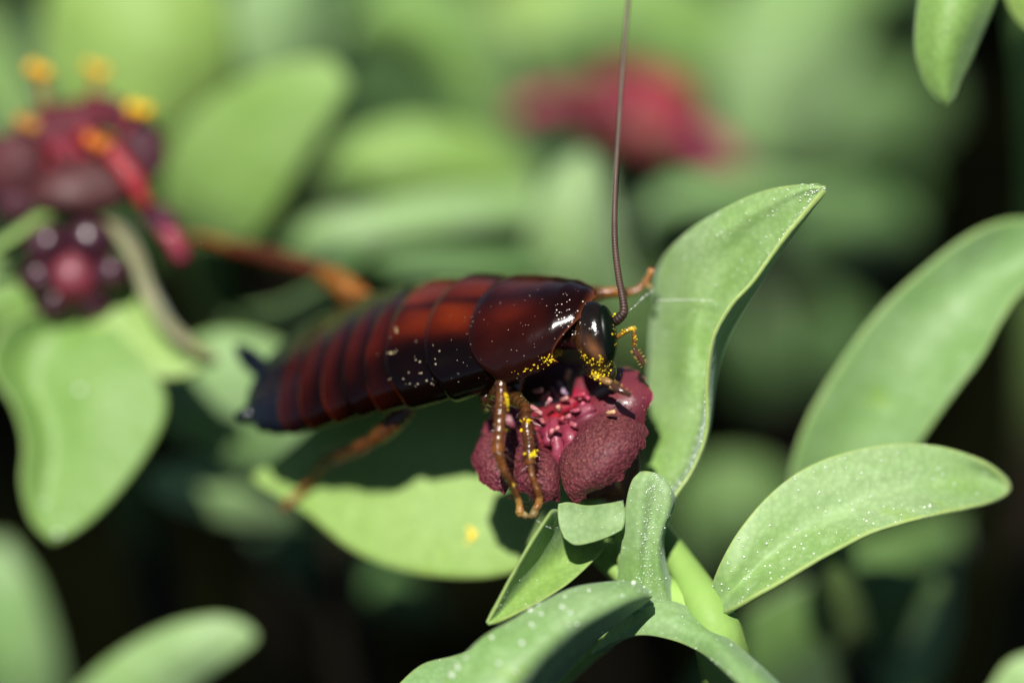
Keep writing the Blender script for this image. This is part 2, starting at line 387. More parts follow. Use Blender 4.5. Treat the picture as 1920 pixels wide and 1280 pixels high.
# small folded leaf below the flower
leaf([[(1085, 985, 1.2), (1066, 966, .6), (1040, 955, -.6), (1028, 968, -1.2), (1000, 1012, -1.4), (960, 1082, -1.5), (928, 1145, -1.5), (915, 1166, -1.5)],
      [(1092, 992, 1.8), (1075, 985, 1.6), (1056, 990, 1.2), (1036, 1014, .6), (1006, 1050, .2), (966, 1105, -.5), (930, 1152, -1.2), (915, 1167, -1.5)],
      [(1102, 1002, 2.2), (1094, 1005, 2.1), (1080, 1022, 1.8), (1054, 1050, 1.2), (1018, 1082, .5), (975, 1122, -.4), (932, 1158, -1.2), (916, 1168, -1.5)],
      [(1132, 1018, 1.6), (1130, 1030, 1.1), (1110, 1052, .6), (1066, 1092, -.1), (1015, 1124, -.7), (965, 1150, -1.2), (932, 1164, -1.4), (917, 1169, -1.5)]],
     LEAF_Y, main, th=.28, nu=50, nv=21, wave=.05, specks=40, seed=8, rs=(.014, .03), mask=lambda u, v: 1 if (v < .1 or v > .9) else .3, rimw=1.1)
# pale cut-off bract
leaf([[(1168, 938, .9), (1140, 943, .5), (1100, 947, 0), (1066, 941, -.3), (1047, 944, -.4)],
      [(1172, 958, .3), (1140, 966, .3), (1100, 970, -.1), (1068, 966, -.3), (1046, 962, -.4)],
      [(1171, 978, .1), (1142, 990, 0), (1105, 996, -.4), (1072, 994, -.6), (1049, 985, -.6)],
      [(1165, 992, -.2), (1140, 1005, -.4), (1108, 1016, -.8), (1078, 1020, -1.0), (1058, 1008, -.9)]],
     leaf_mat('leaf_pale', (.27, .42, .15), (.36, .50, .22), (.34, .44, .12), .3), main, th=.2, nu=30, nv=15, wave=.06, specks=26, seed=11, rs=(.015, .035))
# upright dewy bract
leaf([[(1152, 1130, 1.2), (1158, 1070, .9), (1167, 1000, .5), (1174, 940, .2), (1185, 900, 0), (1200, 884, 0)],
      [(1190, 1142, .7), (1190, 1075, .4), (1196, 1005, 0), (1202, 945, -.2), (1207, 900, -.3), (1212, 883, -.1)],
      [(1226, 1152, .9), (1214, 1080, .6), (1215, 1010, .3), (1226, 950, .1), (1230, 906, -.1), (1224, 885, -.1)],
      [(1262, 1165, 1.0), (1240, 1085, .5), (1236, 1015, .2), (1252, 955, -.1), (1254, 915, 0), (1234, 889, 0)],
      [(1290, 1160, 2.2), (1258, 1080, 1.8), (1246, 1012, 1.2), (1264, 955, .8), (1266, 930, .6), (1246, 897, .2)]],
     LEAF_G, main, th=.3, nu=50, nv=23, wave=.07, specks=560, seed=13, rs=(.010, .036), mask=lambda u, v: math.exp(-((v-.5)/.16)**2)+.04)
# broad leaf base sweeping left below the node
leaf([[(1520, 1350, -3), (1450, 1268, -2.4), (1390, 1213, -1.2), (1340, 1176, .2), (1310, 1150, .6), (1262, 1128, .8), (1205, 1128, 1.2), (1155, 1170, 1.6), (1110, 1222, 1.9)],
      [(1500, 1365, -5), (1435, 1290, -4.4), (1380, 1240, -3), (1335, 1200, -1.4), (1310, 1185, -.8), (1262, 1168, -.2), (1206, 1165, .4), (1158, 1190, 1.0), (1110, 1223, 1.8)],
      [(1480, 1385, -5), (1420, 1314, -4.6), (1370, 1268, -3.4), (1335, 1238, -2), (1305, 1218, -1.0), (1262, 1200, -.4), (1205, 1190, .2), (1158, 1200, .9), (1112, 1226, 1.8)]],
     LEAF_G, main, th=.5, nu=40, nv=19, wave=.1, specks=24, seed=15, rs=(.02, .05))
# thick leaf running off the bottom edge
leaf([[(1222, 1112, -.6), (1190, 1094, -1.0), (1120, 1095, -1.5), (1050, 1112, -2.0), (975, 1152, -2.6), (905, 1194, -3.2), (852, 1248, -3.8), (800, 1330, -4.4), (770, 1400, -4.6)],
      [(1220, 1114, -1.1), (1190, 1106, -1.8), (1126, 1118, -2.6), (1060, 1144, -3.2), (990, 1190, -3.8), (930, 1240, -4.3), (885, 1300, -4.8), (820, 1380, -5), (772, 1410, -4.8)],
      [(1218, 1116, -1.2), (1190, 1120, -2.0), (1136, 1142, -2.9), (1076, 1174, -3.5), (1020, 1220, -4.1), (972, 1270, -4.6), (925, 1335, -5), (850, 1405, -5.2), (775, 1420, -5)],
      [(1220, 1118, -.6), (1196, 1132, -.9), (1150, 1158, -1.3), (1096, 1196, -1.7), (1046, 1244, -2.2), (1002, 1292, -2.7), (950, 1355, -3.2), (870, 1425, -4), (778, 1428, -4.6)],
      [(1222, 1116, .2), (1206, 1134, .2), (1166, 1162, .1), (1118, 1200, 0), (1070, 1248, -.3), (1024, 1298, -.8), (968, 1362, -1.4), (880, 1434, -2.5), (780, 1434, -4.2)]],
     LEAF_G, main, th=.5, nu=70, nv=29, wave=.09, specks=80, seed=17, rs=(.025, .13), mask=lambda u, v: 1 if v < .5 else .08)
leaf([[(990, 1180, 3.0), (930, 1205, 2.4), (850, 1230, 1.5), (790, 1246, 1.0), (740, 1290, .4), (690, 1350, 0)],
      [(1000, 1230, 2.0), (930, 1255, 1.4), (860, 1275, .6), (800, 1300, .2), (750, 1330, 0), (692, 1355, 0)],
      [(1000, 1290, 1.6), (930, 1310, 1.2), (860, 1330, .8), (800, 1350, .4), (750, 1370, .2), (694, 1360, 0)]],
     LEAF_G, main, th=.4, nu=36, nv=15, seed=19, specks=16)
leaf([[(1130, 1165, 3.5), (1095, 1192, 3.2), (1050, 1230, 2.8), (1000, 1285, 2.2), (960, 1340, 2)],
      [(1140, 1190, 3.0), (1108, 1215, 2.6), (1070, 1250, 2.2), (1020, 1300, 1.8), (962, 1345, 2)],
      [(1146, 1215, 3.4), (1118, 1238, 3.0), (1085, 1270, 2.8), (1035, 1315, 2.4), (966, 1350, 2)]],
     LEAF_Y, main, th=.4, nu=30, nv=13, seed=21)
# pale leaf under the cockroach
leaf([[(1060, 860, 6.5), (985, 770, 7.5), (900, 722, 8.2), (800, 712, 8.8), (700, 730, 9.4), (600, 790, 10), (530, 850, 10.6), (472, 890, 11)],
      [(1080, 930, 6.0), (990, 860, 7.0), (900, 815, 7.8), (800, 800, 8.6), (700, 810, 9.2), (610, 845, 9.8), (540, 878, 10.5), (472, 894, 11)],
      [(1090, 990, 5.8), (990, 950, 6.8), (900, 910, 7.6), (800, 890, 8.4), (700, 885, 9.2), (610, 885, 9.8), (540, 896, 10.4), (472, 897, 11)],
      [(1095, 1010, 5.2), (1010, 1052, 5.8), (930, 1080, 6.3), (840, 1083, 7), (740, 1066, 7.8), (655, 1028, 8.6), (565, 955, 9.6), (472, 900, 11)]],
     LEAF_Y, main, th=.45, nu=50, nv=21, wave=.15, seed=23)
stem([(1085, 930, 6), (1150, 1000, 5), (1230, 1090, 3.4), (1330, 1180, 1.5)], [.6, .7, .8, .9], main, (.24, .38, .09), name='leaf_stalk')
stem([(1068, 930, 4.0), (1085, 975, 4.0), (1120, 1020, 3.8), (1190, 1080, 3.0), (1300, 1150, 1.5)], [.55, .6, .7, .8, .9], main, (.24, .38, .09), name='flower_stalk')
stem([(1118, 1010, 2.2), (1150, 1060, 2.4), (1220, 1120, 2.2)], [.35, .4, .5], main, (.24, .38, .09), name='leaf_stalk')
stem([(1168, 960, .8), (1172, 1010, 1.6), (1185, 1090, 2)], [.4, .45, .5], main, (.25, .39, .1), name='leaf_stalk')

# ------------------------------------------------------------------ flowers
def petal(rails, cfun, parent, mat, th=1.0, nu=40, nv=36, crenate=.0, seed=0, nub=0.):
    R = np.stack([cat(cw(np.asarray(r, float)), nu) for r in rails], 0); m = len(R)
    q = np.linspace(0, 1, nv); G = np.transpose(catt(R, np.linspace(0, 1, m), q), (1, 0, 2))
    du = np.gradient(G, axis=0); dv = np.gradient(G, axis=1); n = np.cross(du, dv); n /= np.linalg.norm(n, axis=2, keepdims=True)+1e-9
    if (n*(CAM-G)).sum() < 0: n = -n; s = -1
    else: s = 1
    U = np.linspace(0, 1, nu)[:, None]+0*q[None]; Q = 0*U+q[None]
    if crenate:
        nz = (vnoise(G.reshape(-1, 3), 4.5, seed)+.6*vnoise(G.reshape(-1, 3), 11, seed+1)).reshape(nu, nv)
        dirn = du/(np.linalg.norm(du, axis=2, keepdims=True)+1e-9)
        G = G+dirn*(nz*crenate*np.clip((U-.7)/.3, 0, 1)**2)[..., None]
    e = np.minimum(np.minimum(Q, 1-Q)*2.2, np.minimum((1-U)*1.8, U*3)); prof = np.sqrt(np.clip(1-(1-np.clip(e, 0, 1))**2, 0, 1))
    bumpy = (vnoise(G.reshape(-1, 3), 1.2, seed+2)*.07+vnoise(G.reshape(-1, 3), 6, seed+3)*nub).reshape(nu, nv)
    T = G+n*(th*.55*prof+bumpy*(.3+.7*prof))[..., None]; B = G-n*(th*.35*prof+.06)[..., None]
    V = np.r_[T.reshape(-1, 3), B.reshape(-1, 3)]; k = nu*nv
    F = grid_faces(nu, nv, flip=s < 0)+grid_faces(nu, nv, off=k, flip=s > 0)
    for i in range(nu-1):
        a, b = i*nv, (i+1)*nv; F += [[a, b, k+b, k+a], [a+nv-1, k+a+nv-1, k+b+nv-1, b+nv-1]]
    for j in range(nv-1):
        o = (nu-1)*nv; F += [[j, k+j, k+j+1, j+1], [o+j, o+j+1, k+o+j+1, k+o+j]]
    C = cfun(U, Q, G).reshape(-1, 3)
    return mesh_obj('petal', V, F, mat, parent, cols=np.r_[C, C*.8])

MAR, MARD, CRI, BRO = (.115, .016, .026), (.055, .009, .015), (.26, .010, .032), (.14, .030, .028)
def c_outer(seed, inner=CRI, body=MAR, mid=BRO):
    def f(U, Q, G):
        nz = vnoise(G.reshape(-1, 3), 1.5, seed).reshape(U.shape)
        c = mixcol(body, mid, .6*np.exp(-((U-.55)/.25)**2)+.25*nz)
        c = c*(1-np.clip((.30-U+.05*nz)/.2, 0, 1))[..., None]+np.array(inner)*np.clip((.30-U+.05*nz)/.2, 0, 1)[..., None]
        e = np.clip((U-.88)/.12, 0, 1); return mixcol((0, 0, 0), (1, 1, 1), 1+0*U)*(c*(1-e[..., None]*.5)+np.array((.20, .012, .035))*e[..., None]*.5)
    return f

fcore, fF, fU = ball(cw((1052, 820, 3.4)), (2.2, 2.0, 1.7), 12, 16)
flower = mesh_obj('flower', fcore+vnoise(fcore, 2, 8)[:, None]*.12, fF, PETAL_S, main, cols=np.repeat(np.array([(.16, .012, .02)]), len(fcore), 0))
flower['label'] = 'wrinkled maroon flower with a crimson centre under the cockroach head'
# right upper lobe
petal([[(1072, 748, 2.2), (1085, 705, 3.2), (1118, 688, 3.6), (1140, 688, 3.5)],
       [(1080, 762, 2.2), (1110, 735, 2.6), (1155, 706, 2.5), (1194, 696, 2.4)],
       [(1088, 775, 2.0), (1125, 760, 1.4), (1182, 748, 1.0), (1224, 742, 1.2)],
       [(1098, 785, 2.0), (1130, 792, 1.2), (1170, 800, .9), (1208, 798, 1.1)]], c_outer(1), flower, PETAL_S, th=.55, crenate=.12, seed=31)
# large lower right lobe
petal([[(1098, 782, 1.8), (1132, 774, 1.0), (1175, 780, .6), (1213, 800, .8)],
       [(1082, 805, 1.6), (1120, 806, .1), (1168, 826, -.6), (1206, 842, -.2)],
       [(1066, 828, 1.4), (1100, 836, -.2), (1142, 860, -1.0), (1172, 882, -.6)],
       [(1052, 850, 1.4), (1072, 866, -.1), (1105, 896, -.9), (1130, 918, -.6)],
       [(1046, 868, 1.6), (1050, 890, .4), (1060, 920, -.3), (1074, 940, -.2)]], c_outer(2, inner=(.17, .02, .03), mid=(.15, .04, .03)), flower, PETAL, th=.55, nu=64, nv=64, crenate=.16, seed=32, nub=.012)
# bottom lobe
petal([[(1046, 868, 1.8), (1048, 888, .8), (1050, 915, 0), (1050, 936, 0)],
       [(1034, 850, 1.6), (1030, 878, .2), (1026, 912, -.6), (1024, 941, -.4)],
       [(1018, 838, 1.8), (1006, 868, .4), (994, 900, -.5), (988, 928, -.3)],
       [(1004, 834, 2.0), (984, 862, .9), (968, 890, .2), (955, 916, .3)]], c_outer(3, inner=(.2, .015, .03), mid=(.14, .035, .03)), flower, PETAL, th=.5, nu=50, nv=44, crenate=.16, seed=33, nub=.012)
# left lobe
petal([[(1002, 836, 2.2), (984, 868, 1.4), (962, 900, .9), (945, 926, .8)],
       [(990, 824, 2.3), (960, 850, 1.4), (930, 880, 1.0), (906, 908, 1.2)],
       [(984, 812, 2.6), (950, 826, 1.8), (912, 846, 1.6), (886, 860, 1.9)],
       [(982, 800, 3.0), (954, 802, 2.3), (922, 808, 2.2), (902, 818, 2.4)]], c_outer(4, inner=(.15, .02, .03)), flower, PETAL, th=.5, nu=46, nv=40, crenate=.14, seed=34, nub=.012)
# left upper lobe
petal([[(998, 802, 3.0), (970, 805, 2.8), (935, 812, 2.9), (906, 812, 3.1)],
       [(1002, 788, 3.2), (975, 782, 3.0), (942, 784, 3.1), (912, 788, 3.4)],
       [(1010, 772, 3.6), (988, 758, 3.6), (962, 760, 3.8), (935, 770, 4.0)]], c_outer(5, inner=(.2, .03, .05), body=(.15, .025, .04), mid=(.19, .05, .06)), flower, PETAL_S, th=.6, crenate=.1, seed=35)
# back lobe beneath the head
petal([[(1020, 772, 4.0), (996, 740, 4.8), (985, 715, 5.2), (988, 700, 5.2)],
       [(1036, 764, 4.0), (1032, 725, 4.9), (1034, 695, 5.4), (1040, 680, 5.4)],
       [(1064, 756, 3.6), (1076, 722, 4.6), (1090, 695, 5.0), (1100, 682, 5.0)]], c_outer(6, body=MARD, mid=MARD), flower, PETAL_S, th=.6, seed=36)
# lobe showing underneath, lower right
petal([[(1075, 880, 3.0), (1080, 905, 3.0), (1085, 925, 3.1), (1088, 938, 3.2)],
       [(1105, 870, 3.0), (1122, 898, 2.9), (1132, 920, 2.9), (1136, 934, 3.1)],
       [(1130, 856, 3.2), (1152, 880, 3.2), (1164, 905, 3.2), (1168, 930, 3.4)]], c_outer(7, inner=MARD, body=(.10, .01, .02), mid=(.11, .012, .022)), flower, PETAL_S, th=.7, seed=37)
# crimson ridges and pale filaments in the centre
def ridge(P, R, c, parent, name='ridge', mat=None):
    V, F, t = tube(cw(np.asarray(P, float)), R, 10, 18); V = V+vnoise(V, 4, 3)[:, None]*.07
    return mesh_obj(name, V, F, mat or CRIM, parent, cols=np.repeat(np.array(c)[None], len(V), 0))
for P, R, c in [([(1038, 790, 2.0), (1042, 815, 1.0), (1047, 845, .8), (1047, 872, .9)], [.28, .34, .30, .18], (.30, .04, .075)),
                ([(1055, 795, 1.8), (1066, 812, .9), (1072, 830, .7), (1062, 852, .7)], [.25, .36, .36, .22], (.27, .03, .06)),
                ([(1075, 785, 1.8), (1095, 772, 1.2), (1112, 762, 1.0)], [.3, .38, .26], (.24, .03, .06)),
                ([(1085, 800, 1.4), (1105, 782, 1.1), (1122, 778, 1.2)], [.3, .34, .2], (.19, .03, .05)),
                ([(1050, 770, 2.6), (1062, 762, 2.2), (1080, 752, 2.2)], [.3, .36, .26], (.32, .01, .03)),
                ([(1018, 800, 2.4), (1028, 812, 1.5), (1030, 832, 1.2)], [.25, .34, .24], (.24, .02, .05)),
                ([(1030, 775, 2.8), (1042, 785, 2.0), (1052, 800, 1.6)], [.25, .3, .25], (.40, .008, .02)),
                ([(1010, 770, 3), (1014, 790, 2.4), (1018, 808, 2.2)], [.22, .28, .2], (.25, .05, .07))]:
    ridge(P, R, tuple(x*.72 for x in c), flower)
rr = np.random.default_rng(4)
for (x, y, d, a, l, c) in [(1008, 732, 1.8, 12, 17, (.36, .20, .14)), (1028, 755, 1.2, 60, 18, (.36, .17, .18)), (1058, 748, 1.6, 20, 14, (.34, .14, .12)), (1064, 703, 3.2, 70, 18, (.42, .26, .18)),
                           (1047, 768, .9, 100, 13, (.40, .2, .14)), (1005, 768, 1.2, -35, 26, (.38, .15, .15)), (1054, 728, 2.6, -60, 30, (.26, .17, .24)), (1040, 735, 2.6, -50, 22, (.22, .10, .14)),
                           (1078, 770, .9, 10, 16, (.3, .06, .09)), (1086, 742, 1.6, 15, 22, (.34, .03, .06)), (1098, 745, 1.5, -20, 14, (.3, .04, .07)), (1016, 785, 1.3, -60, 16, (.3, .08, .09)),
                           (1064, 782, .8, 30, 12, (.33, .1, .11)), (1034, 812, .5, 80, 12, (.4, .12, .13)), (1042, 806, .3, 40, 11, (.42, .13, .14)), (1075, 795, .6, -30, 12, (.32, .08, .1)),
                           (1145, 773, -.2, 8, 15, (.42, .25, .12)), (1090, 760, 1.2, 40, 12, (.32, .06, .1)), (1052, 785, .9, 10, 10, (.3, .04, .06)), (1022, 742, 2.2, 35, 14, (.24, .09, .1))]:
    a = math.radians(a); dx, dy = math.cos(a)*l/2, -math.sin(a)*l/2
    V, F, t = tube(cw([(x-dx, y-dy, d+.25), (x, y, d), (x+dx, y+dy, d-.15)]), [.07, .11, .12], 7, 7)
    mesh_obj('filament', V+vnoise(V, 7, 5)[:, None]*.03, F, CRIM, flower, cols=np.repeat(np.array(c)[None], len(V), 0))

# ------------------------------------------------------------------ cockroach
AX = cw([(1128, 598, .6), (1000, 620, 2.4), (870, 636, 4.2), (740, 656, 6.0), (630, 684, 7.6), (520, 716, 9.2), (470, 730, 10)])
axis = cat(AX, 200); slen = np.r_[0, np.cumsum(np.linalg.norm(np.diff(axis, axis=0), axis=1))]
def px2s(px):   # station along the body whose axis point projects to photo x = px
    v = axis-CAM; z = v@FWD; X = (v@RIGHT)/(z*WIDTH/1920/DIST)+960
    return np.interp(-px, -X, slen)
def frame(s):
    s = np.atleast_1d(s); c = np.stack([np.interp(s, slen, axis[:, k]) for k in range(3)], -1)
    d = np.stack([np.interp(s+.6, slen, axis[:, k])-np.interp(s-.6, slen, axis[:, k]) for k in range(3)], -1)
    d[np.linalg.norm(d, axis=1) < 1e-6] = axis[1]-axis[0]
    a = -d/np.linalg.norm(d, axis=1)[:, None]
    n = np.array([0.0, -0.02, 1.0])-a*(a@np.array([0.0, -0.02, 1.0]))[:, None]; n /= np.linalg.norm(n, axis=1)[:, None]
    return c, a, n, np.cross(a, n)
S = {k: px2s(k) for k in (1128, 1100, 1060, 1000, 950, 900, 870, 820, 760, 700, 640, 590, 545, 510, 480)}
ws = np.array([px2s(x) for x in (1128, 1112, 1080, 1040, 990, 930, 870, 800, 740, 680, 620, 570, 530, 500, 475)])
wv = np.array([1.0, 1.6, 2.3, 2.85, 3.3, 3.65, 3.95, 4.05, 4.1, 4.2, 4.2, 4.0, 3.5, 2.5, 1.2])
hv = np.array([1.0, 1.45, 1.75, 1.85, 1.9, 1.95, 2.0, 1.95, 1.85, 1.7, 1.5, 1.25, 1.0, .75, .4])
W = lambda s: np.interp(s, ws, wv); H = lambda s: np.interp(s, ws, hv)

BLK, DRK, RED, ORA, TAIL = np.array((.002, .001, .0008)), np.array((.007, .0015, .0010)), np.array((.042, .0042, .0014)), np.array((.095, .011, .0016)), np.array((.005, .007, .012))
roach = thing('cockroach', 'glossy dark red-brown cockroach nymph dusted with yellow pollen, feeding on the flower', 'cockroach', cw((985, 965, -.8)))

def plate(s0, s1, grow, bow, name, cfun, nu=26, nv=56, front_bow=None, lift=.0, ends=.12, corner=0.):
    """domed back plate from station s0 to s1; grow = how much wider the rear rim is; bow = rearward bulge of the rim"""
    u = np.linspace(0, 1, nu); q = np.linspace(0, 1, nv); th = math.pi*(q*(1+2*ends)-ends)     # wraps slightly under the sides
    U, TH = np.meshgrid(u, th, indexing='ij'); lat = np.cos(TH)
    fb = bow*.6 if front_bow is None else front_bow
    s = s0+(s1-s0)*U+(bow*U+fb*(1-U))*(np.sin(np.clip(TH, 0, math.pi))**1.0)-(bow*U+fb*(1-U))*.5
    s = s+corner*(1-U)**2*np.clip((abs(lat)-.72)/.28, 0, 1)**2
    s = np.clip(s, 0.02, slen[-1])
    c, a, n, l = frame(s.ravel())
    g = (1+grow*U**1.5-.012*(1-U)).ravel()
    wd, ht = W(s.ravel())*g, H(s.ravel())*g+lift*U.ravel()
    sy = np.sin(TH.ravel()); cy = np.cos(TH.ravel())
    yy = np.sign(sy)*abs(sy)**.85*np.where(sy < 0, .9, 1)
    P = c+l*(wd*cy)[:, None]+n*(ht*yy)[:, None]
    nz = vnoise(P, .9, 12)*.03; P = P+n*nz[:, None]
    G = P.reshape(nu, nv, 3); du = np.gradient(G, axis=0); dv = np.gradient(G, axis=1); nn = np.cross(dv, du); nn /= np.linalg.norm(nn, axis=2, keepdims=True)+1e-9
    if (nn*(G-c.reshape(nu, nv, 3))).sum() < 0: nn = -nn
    th_ = .10
    # rounded rear rim
    G = G-nn*(.10*np.clip((U-.9)/.1, 0, 1)**2)[..., None]
    V = np.r_[G.reshape(-1, 3), (G-nn*th_).reshape(-1, 3)]; k = nu*nv
    F = grid_faces(nu, nv, flip=True)+grid_faces(nu, nv, off=k)
    for i in range(nu-1):
        x, y = i*nv, (i+1)*nv; F += [[x, k+x, k+y, y], [x+nv-1, y+nv-1, k+y+nv-1, k+x+nv-1]]
    for j in range(nv-1):
        o = (nu-1)*nv; F += [[j, j+1, k+j+1, k+j], [o+j, k+o+j, k+o+j+1, o+j+1]]
    C = cfun(U, lat, P.reshape(nu, nv, 3)).reshape(-1, 3)
    return mesh_obj(name, V, F, CHITIN, roach, cols=np.r_[C, C])

def blotch(U, lat, u0, l0, su, sl): return np.exp(-((U-u0)/su)**2-((lat-l0)/sl)**2)
def c_pro(U, lat, G):
    nz = vnoise(G.reshape(-1, 3), .9, 21).reshape(U.shape)
    f = blotch(U, abs(lat), .66, .30, .34, .36)*.8+.22*nz
    c = mixcol(DRK, RED, f*1.3); c = mixcol(c, ORA, (f-.45)*.8)
    c = mixcol(c, (.014, .004, .003), np.clip((abs(lat)-.82)/.15, 0, 1)*.7)
    return mixcol(c, (.16, .04, .015), np.clip((.05-U)/.05, 0, 1)*.8)
def c_tho(o):
    def f(U, lat, G):
        nz = vnoise(G.reshape(-1, 3), 1.1, 22).reshape(U.shape)
        f = blotch(U, abs(lat), .55, .30, .55, .30)+.32*nz
        c = mixcol(DRK*.7, RED, f*1.2); c = mixcol(c, ORA, (f-.30)*1.25*o)
        c = mixcol(c, DRK, blotch(U, lat, .6, 0, 9, .05)*.75)
        c = mixcol(c, BLK, np.clip((lat-.55)/.2, 0, 1)*.85)
        return mixcol(c, (.22, .03, .008), np.clip((U-.94)/.05, 0, 1)*np.clip((abs(lat)-.55)*4, 0, 1)*np.clip(.35+nz, 0, .8))
    return f
def c_abd(i):
    def f(U, lat, G):
        nz = vnoise(G.reshape(-1, 3), 1.2, 30+i).reshape(U.shape)
        c = mixcol(DRK*.6, RED*.95, blotch(U, lat, .78, .30, .28, .5)*.95+.3*nz*U)
        c = mixcol(c, (.11, .012, .003), np.clip((U-.88)/.08, 0, 1)*np.clip(-.1+.6*lat+.6*nz, 0, 1))
        t = np.clip((i-3.6)/1.6, 0, 1); c = mixcol(c, TAIL, t+0*U)
        return c
    return f
edges = [px2s(x) for x in (1126, 952, 872, 796, 752, 710, 668, 622, 578, 542, 518, 500)]
plate(edges[0]+.32, edges[1], .05, 1.5, 'pronotum', c_pro, nu=48, nv=72, front_bow=-.85, ends=.06, corner=.8)
plate(edges[1]-.5, edges[2], .045, 1.1, 'thorax_plate', c_tho(.9), nu=30, nv=64, lift=.16, ends=.15)
plate(edges[2]-.5, edges[3], .045, .9, 'thorax_plate', c_tho(1.1), nu=30, nv=64, lift=.16)
for i in range(8):
    plate(edges[3+i]-.45, edges[4+i], .045, .5-.03*i, 'abdomen_plate', c_abd(i), lift=.03)

# --- the continuous body: trunk, head and six legs
bd = MB()
st = np.linspace(px2s(1035), px2s(500), 60); nvt = 28
c_, a_, n_, l_ = frame(st); thn = np.linspace(0, 2*math.pi, nvt, endpoint=False)
TV = []
for i in range(60):
    kk = .62+.38*min(1, i/10); wd, ht = W(st[i])*.93*kk, H(st[i])*.88*kk; ring = 1+.02*math.sin(st[i]*6)
    y = np.where(np.sin(thn) > 0, np.sin(thn)*ht, np.sin(thn)*1.15*ring)
    TV.append(c_[i]+np.cos(thn)[:, None]*l_[i]*wd*ring+y[:, None]*n_[i])
TV = np.concatenate(TV); tc = np.repeat(np.array([(.035, .010, .004)]), len(TV), 0)
TF = grid_faces(60, nvt, wrap=True)+[list(range(nvt))[::-1], [59*nvt+j for j in range(nvt)]]
bd.add(TV, TF, tc)
# head
def cb(v): v = np.asarray(v, float); return v[0]*RIGHT+v[1]*UP-v[2]*FWD     # camera-aligned direction
hc = cw((1117, 634, -.1)); px = WIDTH/1920
long_ = cb((.13, -1, .12)); long_ /= np.linalg.norm(long_); side = cb((.96, .10, .25)); side -= long_*(side@long_); side /= np.linalg.norm(side); fr = np.cross(side, long_)
HV, HF, HU = ball(hc, (40*px, 38*px, 71*px), 30, 40, np.stack([side, fr, long_]))
q = HU[:, 2]; taper = np.where(q > 0, 1-.30*abs(q)**2.2, 1-.10*q**2); rel = HV-hc
HV = hc+(rel@long_)[:, None]*long_+((rel@side)*taper)[:, None]*side+((rel@fr)*taper)[:, None]*fr
hcol = np.repeat(np.array([(.006, .004, .002)]), len(HV), 0)
facing = HU[:, 1]*np.sign((fr@(-FWD)))
lx, lz = HU[:, 0], HU[:, 2]
f = np.exp(-((lx-.02-.5*(lz-.3))/.26)**2-((lz-.32)/.28)**2)*(facing > 0); hcol = mixcol(hcol, (.17, .065, .018), f*.85)
f = np.exp(-((lx+.75)/.3)**2-((lz-.15)/.5)**2)*(facing > 0); hcol = mixcol(hcol, (.10, .035, .012), f*.6)
f = np.clip((lz-.72)/.2, 0, 1); hcol = mixcol(hcol, (.075, .045, .012), f*.8)
bd.add(HV, HF, hcol)
nk, nf, _t = tube(np.array([c_[0]+a_[0]*-.5, cw((1098, 615, .6)), cw((1112, 625, .3))]), [1.0, .9, .8], 14, 10); bd.add(nk, nf, (.03, .011, .005))
# jaws, labrum
V, F, U_ = ball(cw((1126, 698, -.05)), (.36, .34, .42), 10, 12, np.stack([side, fr, long_])); bd.add(V, F, (.02, .012, .004))
V, F, U_ = ball(cw((1108, 688, .3)), (.34, .4, .5), 10, 12, np.stack([side, fr, long_])); bd.add(V, F, (.02, .010, .004))
V, F, U_ = ball(cw((1142, 694, .2)), (.35, .4, .55), 10, 12, np.stack([side, fr, long_])); bd.add(V, F, (.02, .015, .006))

AMB, AMD, PALE = (.12, .040, .006), (.028, .009, .003), (.36, .26, .10)
LEGS = {}
def leg(segs, sides=12):
    """segs: list of (points, radii, colour)"""
    for P, R, c in segs:
        kn = 5*len(P)-4; q_ = cat(np.c_[cw(np.asarray(P, float)), np.asarray(R)], kn); q_[:, 3] *= 1+.07*(-1.)**np.arange(kn)*(rng.uniform(.4, 1.2, kn))
        V, F, t = tube(q_[:, :3], q_[:, 3], sides, kn*5)
        V = V+vnoise(V, 3, 2)[:, None]*.03+vnoise(V, 7, 7)[:, None]*.03
        nz = vnoise(V, 2.2, 6); bd.add(V, F, mixcol(np.repeat(np.array(c)[None], len(V), 0), np.repeat(np.array(AMD)[None], len(V), 0), .35+.35*nz))
# right middle leg (left of the two on the flower)
leg([([(912, 690, 2.2), (910, 725, 1.9), (914, 762, 1.4)], [.5, .42, .26], (.032, .014, .005)),
     ([(914, 766, 1.4), (924, 746, .2), (938, 721, -1.2)], [.24, .28, .24], (.07, .03, .008)),
     ([(939, 720, -1.3), (938, 760, -1.6), (936, 800, -1.8), (935, 832, -1.9)], [.24, .27, .25, .24], AMB),
     ([(935, 832, -1.9), (936, 846, -1.9)], [.27, .24], (.20, .065, .010)),
     ([(936, 846, -1.9), (944, 872, -1.8), (954, 896, -1.7), (961, 908, -1.6)], [.2, .17, .17, .14], AMB),
     ([(961, 908, -1.6), (966, 920, -1.5), (970, 932, -1.4)], [.15, .16, .12], AMB),
     ([(970, 932, -1.4), (974, 948, -1.2), (976, 962, -1.1), (984, 967, -1.0)], [.13, .15, .2, .12], (.33, .17, .04)),
     ([(978, 962, -1.1), (984, 966, -1.1), (990, 967, -1.0)], [.15, .17, .1], PALE)])
